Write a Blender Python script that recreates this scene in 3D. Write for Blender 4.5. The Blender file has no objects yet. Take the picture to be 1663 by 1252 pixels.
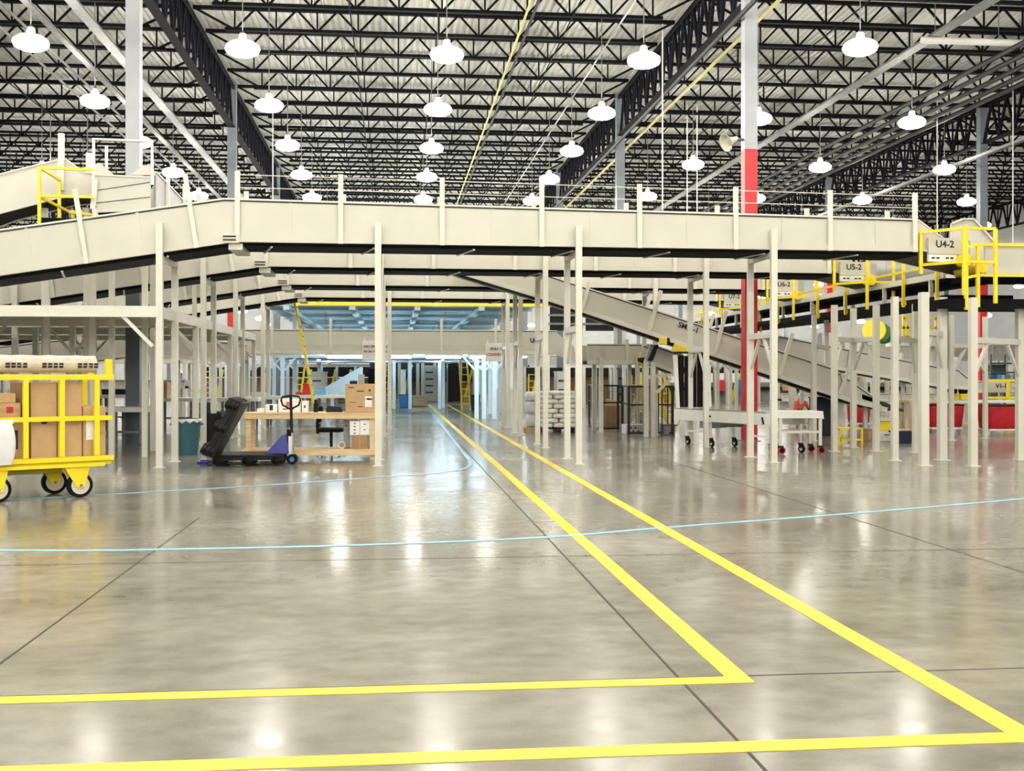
import bpy, bmesh, math, random
from mathutils import Vector, Matrix
random.seed(7)
R = math.radians
SC = bpy.context.scene
COL = SC.collection

# ---------------------------------------------------------------- camera
F = 1850.0                       # focal length in pixels of the 1663 x 1252 frame
CX, HY, H = 831.5, 608.0, 1.6    # centre column, horizon row, eye height
TH = math.atan(191.0 / F)        # yaw to the right of the hall's long axis
CT, ST = math.cos(TH), math.sin(TH)
cd = bpy.data.cameras.new('camera'); cam = bpy.data.objects.new('camera', cd); COL.objects.link(cam)
cam.location = (0, 0, H); cam.rotation_euler = (R(90), 0, -TH)
cd.sensor_fit = 'HORIZONTAL'; cd.sensor_width = 36; cd.lens = F / 1663 * 36
cd.shift_y = (HY - 626.0) / 1663; cd.clip_end = 500; cd.clip_start = 0.1
SC.camera = cam

# ---------------------------------------------------------------- world, exposure
w = bpy.data.worlds.new('world'); SC.world = w; w.use_nodes = True
w.node_tree.nodes['Background'].inputs[0].default_value = (0.9, 0.95, 1, 1)
w.node_tree.nodes['Background'].inputs[1].default_value = 0.6
SC.view_settings.view_transform = 'Standard'; SC.view_settings.look = 'None'
SC.view_settings.exposure = 0.50; SC.view_settings.gamma = 1.0
SC.view_settings.use_curve_mapping = False
LAMP_STRENGTH = 55.0
SC.cycles.max_bounces = 8; SC.cycles.diffuse_bounces = 4; SC.cycles.glossy_bounces = 4

# ---------------------------------------------------------------- pixel helpers (measure the photo, get metres)
def ray(px, py):
    a, b = (px - CX) / F, (HY - py) / F
    return Vector((a * CT + ST, -a * ST + CT, b))
def G(px, py, z=0.0):            # point on the level plane z
    d = ray(px, py); t = (z - H) / d.z
    return Vector((d.x * t, d.y * t, z))
def P(px, py, Y):                # point on the upright plane y = Y
    d = ray(px, py); t = Y / d.y
    return Vector((d.x * t, Y, H + d.z * t))
def PX(px, Y): return P(px, 0, Y).x
def PZ(px, py, Y): return P(px, py, Y).z

# ---------------------------------------------------------------- materials
MATS = {}
def mat(name, col, rough=0.5, metal=0.0, noise=0.06, scale=4.0, emit=None, estr=0, bump=0.0, spec=0.5, stretch=None, alpha=None):
    m = bpy.data.materials.new(name); m.use_nodes = True
    nt = m.node_tree; b = nt.nodes['Principled BSDF']
    tc = nt.nodes.new('ShaderNodeTexCoord')
    no = nt.nodes.new('ShaderNodeTexNoise'); no.inputs['Scale'].default_value = scale; no.inputs['Detail'].default_value = 4
    src = tc.outputs['Object']
    if stretch:
        mp = nt.nodes.new('ShaderNodeMapping'); mp.inputs['Scale'].default_value = stretch
        nt.links.new(src, mp.inputs['Vector']); src = mp.outputs['Vector']
    nt.links.new(src, no.inputs['Vector'])
    cr = nt.nodes.new('ShaderNodeValToRGB')
    lo = [max(0, c * (1 - noise * 2)) for c in col]; hi = [min(1, c * (1 + noise)) for c in col]
    cr.color_ramp.elements[0].position = 0.3; cr.color_ramp.elements[0].color = (*lo, 1)
    cr.color_ramp.elements[1].position = 0.7; cr.color_ramp.elements[1].color = (*hi, 1)
    nt.links.new(no.outputs['Fac'], cr.inputs['Fac']); nt.links.new(cr.outputs['Color'], b.inputs['Base Color'])
    b.inputs['Roughness'].default_value = rough; b.inputs['Metallic'].default_value = metal
    b.inputs['Specular IOR Level'].default_value = spec
    if bump:
        bp = nt.nodes.new('ShaderNodeBump'); bp.inputs['Strength'].default_value = bump
        nt.links.new(no.outputs['Fac'], bp.inputs['Height']); nt.links.new(bp.outputs['Normal'], b.inputs['Normal'])
    if emit:
        b.inputs['Emission Color'].default_value = (*emit, 1); b.inputs['Emission Strength'].default_value = estr
    if alpha is not None: b.inputs['Alpha'].default_value = alpha
    MATS[name] = m
    return m
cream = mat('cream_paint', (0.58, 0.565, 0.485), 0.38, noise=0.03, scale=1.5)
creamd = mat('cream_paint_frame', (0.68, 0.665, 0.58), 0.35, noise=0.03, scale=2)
white = mat('white_paint', (0.80, 0.80, 0.76), 0.4, noise=0.03)
belt = mat('black_belting', (0.005, 0.005, 0.0055), 0.8, noise=0.2, spec=0.12)
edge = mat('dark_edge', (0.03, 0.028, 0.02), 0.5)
yellow = mat('yellow_paint', (0.90, 0.70, 0.02), 0.35, noise=0.04, scale=6)
ytape = mat('yellow_floor_tape', (0.80, 0.62, 0.015), 0.4, noise=0.07, scale=3)
btape = mat('blue_floor_tape', (0.30, 0.60, 0.80), 0.35, noise=0.08, scale=3)
steel = mat('joist_black', (0.006, 0.006, 0.007), 0.8, noise=0.15, spec=0.08)
girdm = mat('girder_black', (0.006, 0.006, 0.010), 0.8, noise=0.15, spec=0.10)
galv = mat('galvanised', (0.17, 0.175, 0.17), 0.6, 0.0, noise=0.12, scale=8)
pipem = mat('dark_pipe', (0.014, 0.0135, 0.013), 0.6, 0.0, spec=0.2)
ygas = mat('yellow_gas_pipe', (0.50, 0.44, 0.06), 0.4)
greycol = mat('grey_column_paint', (0.17, 0.195, 0.22), 0.4, noise=0.05)
palecol = mat('pale_grey_and_lamplit_column', (0.40, 0.42, 0.45), 0.4, noise=0.03)  # real paint above the red column; lamp light painted into the left one
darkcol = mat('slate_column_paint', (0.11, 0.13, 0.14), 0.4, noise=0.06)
redp = mat('red_paint', (0.55, 0.012, 0.02), 0.4, noise=0.05)
card = mat('cardboard', (0.50, 0.33, 0.17), 0.8, noise=0.06, scale=5)
cardd = mat('brown_cardboard', (0.34, 0.21, 0.10), 0.8, noise=0.06, scale=5)
tapem = mat('packing_tape', (0.43, 0.28, 0.13), 0.3)
wood = mat('pine_timber', (0.70, 0.52, 0.29), 0.6, noise=0.10, scale=3, stretch=(1, 8, 8))
blackp = mat('black_plastic', (0.006, 0.006, 0.0065), 0.5, noise=0.15, spec=0.25)
blackr = mat('black_rubber', (0.007, 0.0065, 0.0065), 0.8, spec=0.15)
bluep = mat('blue_jack_paint', (0.005, 0.012, 0.22), 0.45)
bluet = mat('blue_plastic', (0.03, 0.16, 0.36), 0.45)
teal = mat('teal_plastic', (0.03, 0.11, 0.14), 0.45, noise=0.08)
navy = mat('navy_plastic', (0.008, 0.012, 0.05), 0.5)
navyd = mat('dark_navy_plastic', (0.008, 0.012, 0.024), 0.5)
redc = mat('red_canvas', (0.50, 0.006, 0.014), 0.7, noise=0.12, scale=7)
wrap = mat('white_stretch_wrap', (0.84, 0.82, 0.77), 0.3, noise=0.12, scale=7, bump=0.6)
bagm = mat('white_bag_plastic', (0.78, 0.79, 0.80), 0.35, noise=0.05, bump=0.4)
rollm = mat('clear_wrapped_roll', (0.60, 0.53, 0.43), 0.28, noise=0.12, scale=5, bump=0.5, stretch=(1, 3, 3))
inkm = mat('black_ink', (0.015, 0.015, 0.015), 0.6)
redink = mat('red_ink', (0.42, 0.02, 0.02), 0.6)
signm = mat('white_sign_board', (0.82, 0.79, 0.76), 0.5, noise=0.02)
paper = mat('white_paper', (0.82, 0.82, 0.80), 0.6, noise=0.02)
chrome = mat('bright_metal', (0.6, 0.6, 0.6), 0.25, 0.9)
hub = mat('cream_wheel_core', (0.62, 0.58, 0.48), 0.4)
skin = mat('skin', (0.42, 0.24, 0.16), 0.6)
hair = mat('dark_hair', (0.02, 0.015, 0.012), 0.7)
blueshirt = mat('blue_cloth', (0.08, 0.22, 0.50), 0.8)
darkcloth = mat('dark_cloth', (0.02, 0.02, 0.03), 0.8)
orange = mat('orange_red_vest', (0.75, 0.10, 0.06), 0.7)
skyblue = mat('pale_blue_paint', (0.52, 0.66, 0.71), 0.45, noise=0.04)
palepost = mat('cool_tinted_white_paint', (0.66, 0.75, 0.80), 0.4, noise=0.03)  # white posts with the cool lamp tint put into the colour
greenm = mat('green_plastic', (0.02, 0.20, 0.06), 0.5)
greyp = mat('grey_plastic', (0.30, 0.30, 0.29), 0.5)
cyanp = mat('bright_blue_plastic', (0.10, 0.42, 0.75), 0.5)
pinkred = mat('red_print', (0.60, 0.10, 0.08), 0.6)
wallm = mat('white_wall_panel', (0.84, 0.86, 0.88), 0.6, noise=0.04, scale=0.5)
meshm = mat('dark_wire_mesh', (0.02, 0.02, 0.02), 0.5, 0.3)
SC.cycles.sample_clamp_indirect = 3.0; SC.cycles.sample_clamp_direct = 12.0
lens = mat('lamp_lens', (0.9, 0.9, 0.9), 0.4, emit=(1.0, 0.955, 0.86), estr=LAMP_STRENGTH)
coollens = mat('cool_tube_lens', (0.9, 0.95, 1), 0.4, emit=(0.66, 0.87, 1.0), estr=70)

def wire_mesh_mat():             # woven wire: procedural grid, open between the wires
    m = bpy.data.materials.new('woven_wire'); m.use_nodes = True
    nt = m.node_tree; b = nt.nodes['Principled BSDF']
    b.inputs['Base Color'].default_value = (0.03, 0.03, 0.03, 1)
    tc = nt.nodes.new('ShaderNodeTexCoord'); sp = nt.nodes.new('ShaderNodeSeparateXYZ')
    nt.links.new(tc.outputs['Object'], sp.inputs[0])
    ad = nt.nodes.new('ShaderNodeMath'); ad.operation = 'ADD'
    nt.links.new(sp.outputs['X'], ad.inputs[0]); nt.links.new(sp.outputs['Y'], ad.inputs[1])
    res = []
    for o in (ad.outputs[0], sp.outputs['Z']):
        mm = nt.nodes.new('ShaderNodeMath'); mm.operation = 'PINGPONG'; mm.inputs[1].default_value = 0.025
        nt.links.new(o, mm.inputs[0])
        lt = nt.nodes.new('ShaderNodeMath'); lt.operation = 'LESS_THAN'; lt.inputs[1].default_value = 0.0035
        nt.links.new(mm.outputs[0], lt.inputs[0]); res.append(lt)
    mx = nt.nodes.new('ShaderNodeMath'); mx.operation = 'MAXIMUM'
    nt.links.new(res[0].outputs[0], mx.inputs[0]); nt.links.new(res[1].outputs[0], mx.inputs[1])
    nt.links.new(mx.outputs[0], b.inputs['Alpha'])
    return m
wovenwire = wire_mesh_mat()

def concrete_mat():
    m = bpy.data.materials.new('polished_concrete'); m.use_nodes = True
    nt = m.node_tree; b = nt.nodes['Principled BSDF']; L = nt.links.new
    tc = nt.nodes.new('ShaderNodeTexCoord')
    def noise(scale, detail, stretch=(1, 1, 1), dist=0):
        mp = nt.nodes.new('ShaderNodeMapping'); mp.inputs['Scale'].default_value = stretch
        n = nt.nodes.new('ShaderNodeTexNoise'); n.inputs['Scale'].default_value = scale
        n.inputs['Detail'].default_value = detail; n.inputs['Distortion'].default_value = dist
        L(tc.outputs['Object'], mp.inputs['Vector']); L(mp.outputs['Vector'], n.inputs['Vector'])
        return n.outputs['Fac']
    n1 = noise(0.55, 6, (0.6, 1, 1), 0.6); n2 = noise(5, 8, (0.8, 1, 1)); n3 = noise(60, 3)
    def mixf(a, b_, f):
        mx = nt.nodes.new('ShaderNodeMix'); mx.data_type = 'FLOAT'; mx.inputs['Factor'].default_value = f
        L(a, mx.inputs['A']); L(b_, mx.inputs['B']); return mx.outputs['Result']
    v = mixf(mixf(n1, n2, 0.4), n3, 0.12)
    cr = nt.nodes.new('ShaderNodeValToRGB'); e = cr.color_ramp.elements
    e[0].position = 0.30; e[0].color = (0.125, 0.118, 0.094, 1)
    e[1].position = 0.68; e[1].color = (0.30, 0.284, 0.23, 1)
    L(v, cr.inputs['Fac']); L(cr.outputs['Color'], b.inputs['Base Color'])
    rr = nt.nodes.new('ShaderNodeMapRange'); rr.inputs['From Min'].default_value = 0.3; rr.inputs['From Max'].default_value = 0.7
    rr.inputs['To Min'].default_value = 0.11; rr.inputs['To Max'].default_value = 0.24
    L(mixf(n1, n2, 0.5), rr.inputs['Value']); L(rr.outputs['Result'], b.inputs['Roughness'])
    b.inputs['Specular IOR Level'].default_value = 0.25
    return m
concrete = concrete_mat()
deckm = mat('white_deck_metal', (0.43, 0.43, 0.39), 0.45, noise=0.06, scale=0.6)

# ---------------------------------------------------------------- mesh building
WORLD = {}
class MB:
    def __init__(s): s.v = []; s.f = []
    def add(s, vs, fs):
        n = len(s.v); s.v += [Vector(p) for p in vs]; s.f += [tuple(i + n for i in f) for f in fs]; return s
    def box(s, x0, x1, y0, y1, z0, z1):
        return s.add([(x0,y0,z0),(x1,y0,z0),(x1,y1,z0),(x0,y1,z0),(x0,y0,z1),(x1,y0,z1),(x1,y1,z1),(x0,y1,z1)],
                     [(0,3,2,1),(4,5,6,7),(0,1,5,4),(1,2,6,5),(2,3,7,6),(3,0,4,7)])
    def beam(s, p, q, w, h=None, up=(0, 0, 1)):
        h = w if h is None else h; p, q = Vector(p), Vector(q); d = (q - p).normalized(); u = Vector(up)
        if abs(d.dot(u)) > 0.98: u = Vector((0, 1, 0))
        sd = d.cross(u).normalized(); u = sd.cross(d).normalized(); vs = []
        for c in (p, q):
            for a, b in ((-1,-1),(1,-1),(1,1),(-1,1)): vs.append(c + sd * (a * w / 2) + u * (b * h / 2))
        return s.add(vs, [(0,3,2,1),(4,5,6,7),(0,1,5,4),(1,2,6,5),(2,3,7,6),(3,0,4,7)])
    def tube(s, pts, r, n=8):
        pts = [Vector(p) for p in pts]; rings = []; vs = []
        ref = None
        for i, p in enumerate(pts):
            a = pts[max(0, i - 1)]; b = pts[min(len(pts) - 1, i + 1)]; d = (b - a).normalized()
            u = Vector((0, 0, 1)) if abs(d.z) < 0.9 else Vector((0, 1, 0))
            if ref is not None and abs(ref.dot(d)) < 0.95: u = ref
            sd = d.cross(u).normalized(); u = sd.cross(d).normalized(); ref = u
            for k in range(n):
                t = 2 * math.pi * k / n; vs.append(p + sd * (math.cos(t) * r) + u * (math.sin(t) * r))
        fs = []
        for i in range(len(pts) - 1):
            for k in range(n):
                k2 = (k + 1) % n; fs.append((i*n+k, i*n+k2, (i+1)*n+k2, (i+1)*n+k))
        fs.append(tuple(range(n - 1, -1, -1))); fs.append(tuple((len(pts)-1)*n + k for k in range(n)))
        return s.add(vs, fs)
    def cyl(s, p, q, r, n=16): return s.tube([p, q], r, n)
    def prism(s, poly, ext):
        e = Vector(ext); n = len(poly); a = [Vector(p) for p in poly]; vs = a + [p + e for p in a]
        fs = [tuple(range(n - 1, -1, -1)), tuple(range(n, 2 * n))]
        for i in range(n): j = (i + 1) % n; fs.append((i, j, j + n, i + n))
        return s.add(vs, fs)
    def lathe(s, prof, c=(0, 0, 0), n=20):
        c = Vector(c); vs = []; fs = []
        for r, z in prof:
            for k in range(n):
                t = 2*math.pi*k/n; vs.append(c + Vector((r*math.cos(t), r*math.sin(t), z)))
        for i in range(len(prof) - 1):
            for k in range(n):
                k2 = (k+1) % n; fs.append((i*n+k, i*n+k2, (i+1)*n+k2, (i+1)*n+k))
        fs.append(tuple(range(n-1, -1, -1))); fs.append(tuple((len(prof)-1)*n+k for k in range(n)))
        return s.add(vs, fs)
    def rotz(s, ang, c=(0, 0, 0)):
        M = Matrix.Translation(c) @ Matrix.Rotation(ang, 4, 'Z') @ Matrix.Translation(-Vector(c)); s.v = [M @ p for p in s.v]; return s
    def xf(s, M): s.v = [M @ p for p in s.v]; return s
    def mesh(s, name, m, off=Vector()):
        me = bpy.data.meshes.new(name); me.from_pydata([p - off for p in s.v], [], s.f)
        bm = bmesh.new(); bm.from_mesh(me); bmesh.ops.recalc_face_normals(bm, faces=bm.faces); bm.to_mesh(me); bm.free()
        me.polygons.foreach_set('use_smooth', [True] * len(me.polygons)); me.set_sharp_from_angle(angle=R(38))
        me.materials.append(m); return me
    def build(s, name, m, parent=None, bevel=0, loc=None):
        if parent is None:
            off = Vector(loc) if loc is not None else s.base()
        else: off = WORLD[parent.name]
        o = bpy.data.objects.new(name, s.mesh(name, m, off)); COL.objects.link(o)
        if parent is None: o.location = off
        else: o.parent = parent
        WORLD[o.name] = off
        if bevel:
            b = o.modifiers.new('bevel', 'BEVEL'); b.width = bevel; b.segments = 2; b.limit_method = 'ANGLE'
        return o
    def base(s):
        xs = [p.x for p in s.v]; ys = [p.y for p in s.v]; zs = [p.z for p in s.v]
        return Vector(((min(xs)+max(xs))/2, (min(ys)+max(ys))/2, min(zs)))
def tag(o, label, cat, group=None, kind=None):
    o['label'] = label; o['category'] = cat
    if group: o['group'] = group
    if kind: o['kind'] = kind
    return o
def struct(o): o['kind'] = 'structure'; return o
def thing(name, label, cat, loc, group=None, rz=0, local=False):
    o = bpy.data.objects.new(name, None); COL.objects.link(o); o.empty_display_size = 0.2
    o.location = loc; o.rotation_euler = (0, 0, rz)
    WORLD[o.name] = Vector((0, 0, 0)) if (local or rz) else Vector(loc)   # rotated things are built in their own axes
    tag(o, label, cat, group); return o
def copy_tree(o, loc=None, label=None, parent=None, rz=None):
    c = o.copy(); COL.objects.link(c)
    if parent is not None: c.parent = parent
    if loc is not None: c.location = loc
    if rz is not None: c.rotation_euler = (0, 0, rz)
    if label: c['label'] = label
    for ch in list(o.children): copy_tree(ch, parent=c)
    return c
def lettering(name, text, size, m, parent, loc, rot=(R(90), 0, 0), bold=0.02, align='CENTER', ext=0.002):
    cu = bpy.data.curves.new(name, 'FONT'); cu.body = text; cu.size = size; cu.extrude = ext; cu.offset = bold * size
    cu.align_x = align; cu.align_y = 'CENTER'; cu.resolution_u = 3
    t = bpy.data.objects.new('t', cu); COL.objects.link(t)
    dg = bpy.context.evaluated_depsgraph_get(); me = bpy.data.meshes.new_from_object(t.evaluated_get(dg))
    bpy.data.objects.remove(t); me.materials.clear(); me.materials.append(m)
    o = bpy.data.objects.new(name, me); COL.objects.link(o); o.parent = parent
    o.location = Vector(loc) - WORLD[parent.name]; o.rotation_euler = rot; WORLD[o.name] = Vector(loc)
    return o
ORD = ('first second third fourth fifth sixth seventh eighth ninth tenth eleventh twelfth thirteenth fourteenth fifteenth sixteenth seventeenth '
       'eighteenth nineteenth twentieth twenty-first twenty-second twenty-third twenty-fourth twenty-fifth twenty-sixth twenty-seventh twenty-eighth '
       'twenty-ninth thirtieth thirty-first thirty-second thirty-third thirty-fourth').split()

# ================================================================ the hall
XW0, XW1, YW0, YW1 = -48.0, 66.0, -60.0, 125.0
ZD = 12.25                                                   # underside of the roof deck
struct(MB().box(XW0, XW1, YW0, YW1, -0.25, 0).build('floor', concrete, loc=(0, 0, 0)))
c = MB(); vs = []; fs = []; pit = 0.2; n = int((XW1 - XW0) / pit)   # trapezoid ribs running along the hall
prof = []
for i in range(n):
    x = XW0 + i * pit
    prof += [(x, ZD), (x + 0.10, ZD), (x + 0.125, ZD + 0.05), (x + 0.175, ZD + 0.05)]
prof.append((XW1, ZD))
for x, z in prof: vs += [(x, YW0, z), (x, YW1, z)]
fs = [(2*i, 2*i+1, 2*i+3, 2*i+2) for i in range(len(prof) - 1)]
c.add(vs, fs); c.box(XW0, XW1, YW0, YW1, ZD + 0.06, ZD + 0.2)
struct(c.build('ceiling', deckm, loc=(0, 0, ZD)))
struct(MB().box(XW0, XW1, YW1, YW1 + 0.3, 0, ZD + 0.2).build('wall_back', wallm))
struct(MB().box(XW0, XW1, YW0 - 0.3, YW0, 0, ZD + 0.2).build('wall_front', wallm))
struct(MB().box(XW0 - 0.3, XW0, YW0, YW1, 0, ZD + 0.2).build('wall_left', wallm))
struct(MB().box(XW1, XW1 + 0.3, YW0, YW1, 0, ZD + 0.2).build('wall_right', wallm))

# control joints sawn in the slab (dark filler, flush strips)
def strip(name, pts, wd, m, z=0.004, th=0.003):
    mb = MB(); L = []; Rr = []
    for i, p in enumerate(pts):
        a = pts[max(0, i-1)]; b = pts[min(len(pts)-1, i+1)]; d = (Vector(b) - Vector(a)); d.z = 0; d.normalize()
        nrm = Vector((-d.y, d.x, 0)) * wd / 2; L.append(Vector(p) + nrm); Rr.append(Vector(p) - nrm)
    vs = []
    for a, b in zip(L, Rr): vs += [(a.x, a.y, z-th), (b.x, b.y, z-th), (a.x, a.y, z), (b.x, b.y, z)]
    fs = []
    for i in range(len(pts) - 1):
        k = 4*i; fs += [(k+2, k+3, k+7, k+6), (k, k+4, k+5, k+1), (k, k+2, k+6, k+4), (k+1, k+5, k+7, k+3)]
    e = 4*(len(pts)-1); fs += [(0, 1, 3, 2), (e, e+2, e+3, e+1)]
    return mb.add(vs, fs).build(name, m)
jm = mat('dark_joint_filler', (0.035, 0.032, 0.028), 0.7)
jx = G(1242, 1250).x
for i, (x, y0, y1) in enumerate(((jx, 2.0, 50), (G(0, 1078).x, 3, 13.0), (G(1663, 930).x, 4, 22), (-14.0, 6, 40))):
    struct(strip('trim_%d' % (i + 1), [(x, y0, 0), (x, y1, 0)], 0.016, jm, z=0.0015, th=0.0012))
struct(strip('trim_5', [(-6, G(900, 1106).y, 0), (9, G(900, 1106).y, 0)], 0.012, jm, z=0.0015, th=0.0012))
struct(strip('trim_6', [(-10, G(900, 905).y + 0.05, 0), (14, G(900, 905).y + 0.05, 0)], 0.010, jm, z=0.0015, th=0.0012))

# painted lane lines (mitred corners, square to the hall)
def lane(name, xl, yb, wd):      # an L: from far along the aisle to the corner, then off to the left
    h = wd / 2; z0, z1 = 0.0008, 0.003
    out = [(xl-h, 60), (xl+h, 60), (xl+h, yb-h), (-9, yb-h), (-9, yb+h), (xl-h, yb+h)]
    return MB().prism([(x, y, z0) for x, y in out], (0, 0, z1 - z0)).build(name, ytape)
tag(lane('floor_line', 1.80, 5.815, 0.125), 'yellow floor line on the left side of the aisle, with a sharp corner turning left', 'floor line')
tag(lane('floor_line', 2.78, 4.765, 0.135), 'outer yellow floor line, right of the aisle and nearest across the bottom', 'floor line')
def smooth(pts, k=6):
    out = []
    for i in range(len(pts) - 1):
        p0, p1, p2, p3 = (Vector(pts[max(0, i-1)]), Vector(pts[i]), Vector(pts[i+1]), Vector(pts[min(len(pts)-1, i+2)]))
        for j in range(k):
            t = j / k
            out.append(0.5*((2*p1) + (p2-p0)*t + (2*p0-5*p1+4*p2-p3)*t*t + (3*p1-p0-3*p2+p3)*t*t*t))
    out.append(Vector(pts[-1])); return out
b1 = smooth([(-8, 11.6, 0), (-3.6, 10.78, 0), (-1.9, 10.68, 0), (-0.1, 10.79, 0), (1.56, 11.12, 0), (2.8, 11.66, 0), (5.4, 12.7, 0), (8.06, 13.9, 0), (12, 15.8, 0)])
tag(strip('floor_line', b1, 0.085, btape, z=0.0045, th=0.003), 'thin blue floor line sweeping across the whole floor and over both yellow lines', 'floor line')
b2 = smooth([(-8.5, 13.2, 0), (-4.1, 15.5, 0), (-2.1, 16.57, 0), (-0.2, 17.85, 0), (0.95, 18.8, 0), (1.36, 20.5, 0), (1.40, 24.3, 0), (1.46, 32, 0), (1.5, 46, 0)])
tag(strip('floor_line', b2, 0.075, btape, z=0.0055, th=0.0035), 'pale blue floor line curving from behind the yellow cart into the aisle', 'floor line')

# ================================================================ roof steel
XC = [-34.7, -20.3, -5.9, 8.5, 22.9, 37.3]                    # column lines
YC = [10.9 + 15.8 * i for i in range(-1, 7)]
SIDE = {-34.7: 'far left', -20.3: 'outer left', -5.9: 'left', 8.5: 'right', 22.9: 'outer right', 37.3: 'far right'}
ZG0, ZG1, ZJ0, ZJ1 = 10.6, 12.1, 11.5, 12.19
def vis(p, m=60):                # is a world point inside the frame (margin in px)
    d = Vector(p) - Vector((0, 0, H)); zc = d.x * ST + d.y * CT
    if zc < 0.5: return False
    px = CX + F * (d.x * CT - d.y * ST) / zc; py = HY - F * d.z / zc
    return -m < px < 1663 + m and -m < py < 1252 + m
# columns
def make_column(x, y, label, red=False, tone=None):
    t = thing('steel_column', label, 'column', (x, y, 0), 'roof columns')
    s = 0.155
    def hsec(z0, z1):            # wide-flange section
        m = MB(); m.box(x-s, x+s, y-s, y-s+.022, z0, z1); m.box(x-s, x+s, y+s-.022, y+s, z0, z1); m.box(x-.008, x+.008, y-s+.022, y+s-.022, z0, z1); return m
    def tub(z0, z1): return MB().box(x-s, x+s, y-s, y+s, z0, z1)
    sec = tub
    if red:
        sec(0.02, 7.0).build('lower_shaft', redp, t)['label'] = 'red painted lower part'
        sec(7.0, 12.1).build('upper_shaft', tone or greycol, t)
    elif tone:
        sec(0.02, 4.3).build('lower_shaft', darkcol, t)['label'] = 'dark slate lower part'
        sec(4.3, 12.1).build('upper_shaft', tone, t)  # pale tone puts the nearby lamp's light into the upper part
    else: sec(0.02, 12.1).build('shaft', greycol, t)
    MB().box(x-.22, x+.22, y-.22, y+.22, 0, .02).build('base_plate', darkcol, t)
    MB().box(x-.21, x+.21, y-.30, y+.30, 12.1, 12.14).build('cap_plate', greycol, t)
    return t
for x in XC:
    k = 0
    for y in YC:
        if y < 12 or y > 110: continue
        if not (vis((x, y, 11), 30) or vis((x, y, 3), 30)): continue
        near = y < 30
        k += 1
        if x == -5.9 and near: lb, kw = 'roof column behind the left end of the front conveyor, upper part painted lamplit, slate below', dict(tone=palecol)
        elif x == 8.5 and near: lb, kw = 'roof column painted red up to mid height, rising behind the front conveyor', dict(red=True, tone=palecol)
        elif (x > 20 and y < 62) or (x == -5.9 and y < 50): lb, kw = '%s roof column along the %s girder, grey with a red lower part' % (ORD[k-1], SIDE[x]), dict(red=True)
        else: lb, kw = '%s grey roof column from the front along the %s girder' % (ORD[k-1], SIDE[x]), {}
        make_column(x, y, lb, **kw)
# joist girders along the hall
def girder_parts(L):
    m = MB()
    for z, ww in ((ZG0 + .05, .26), (ZG1 - .05, .26)):
        m.box(-ww/2, -.03, 0, L, z-.05, z-.028); m.box(.03, ww/2, 0, L, z-.05, z-.028)
        m.box(-.045, -.03, 0, L, z-.05, z+.05); m.box(.03, .045, 0, L, z-.05, z+.05)
        m.box(-ww/2, ww/2, 0, L, z+.04 if z > 11 else z-.052, z+.05 if z > 11 else z-.045)
    chords = m; wv = MB(); n = 14; p = L / n
    for i in range(n):
        y = i * p
        wv.beam((0, y, ZG0+.05), (0, y + p/2, ZG1-.05), .085, .085); wv.beam((0, y + p/2, ZG1-.05), (0, y + p, ZG0+.05), .085, .085)
        if i: wv.beam((0, y, ZG0+.05), (0, y, ZG1-.05), .06, .06)
    return chords, wv
gc_, gw = girder_parts(15.5)
gch, gwe = gc_.mesh('chord', girdm), gw.mesh('web', girdm)
def inst(name, me, parent):
    o = bpy.data.objects.new(name, me); COL.objects.link(o); o.parent = parent; WORLD[o.name] = WORLD[parent.name]; return o
for x in XC:
    k = 0
    for y in YC[:-1]:
        if not any(vis((x, y + 15.8*f, zz), 0) for f in (0, .25, .5, .75, 1) for zz in (10.6, 12.1)): continue
        if y > 92: continue
        k += 1
        t = thing('roof_girder', '%s black lattice girder span from the front along the %s column line' % (ORD[k-1], SIDE[x]), 'girder', (x, y + .15, 0), 'roof girders')
        inst('chord', gch, t); inst('web', gwe, t)
# open-web joists across each bay
BW = 14.4 - 0.30
jt = MB()
jt.box(0, BW, -.075, .075, ZJ1-.09, ZJ1)
jb = MB(); jb.box(.9, BW-.9, -.075, .075, ZJ0, ZJ0+.085)
jw = MB(); npan = 12; p = BW / npan
for i in range(npan):
    x = i * p
    if i > 0: jw.beam((x, 0, ZJ0+.03), (x, 0, ZJ1-.03), .045, .045)
    if i == 0: jw.beam((x, 0, ZJ1-.04), (x+p, 0, ZJ0+.03), .06, .06); continue
    if i == npan - 1: jw.beam((x, 0, ZJ0+.03), (x+p, 0, ZJ1-.04), .06, .06); continue
    jw.beam((x, 0, ZJ0+.03), (x+p/2, 0, ZJ1-.03), .055, .055); jw.beam((x+p/2, 0, ZJ1-.03), (x+p, 0, ZJ0+.03), .055, .055)
jtm, jbm, jwm = jt.mesh('top_chord', steel), jb.mesh('bottom_chord', steel), jw.mesh('web', steel)
BAY = ['far left', 'outer left', 'middle', 'right', 'far right']
for bi in range(5):
    x0 = XC[bi] + .15; k = 0
    for r in range(2, 40):
        y = 10.9 + 15.8 / 7 * r
        if y > 86: break
        if not any(vis((x0 + BW*f, y, z), 0) for f in [i/12 for i in range(13)] for z in (ZJ0, ZJ1)): continue
        k += 1
        t = thing('roof_joist', '%s black open-web joist from the front in the %s roof bay' % (ORD[k-1], BAY[bi]), 'joist', (x0, y, 0), 'roof joists')
        inst('top_chord', jtm, t); inst('bottom_chord', jbm, t); inst('web', jwm, t)
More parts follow.
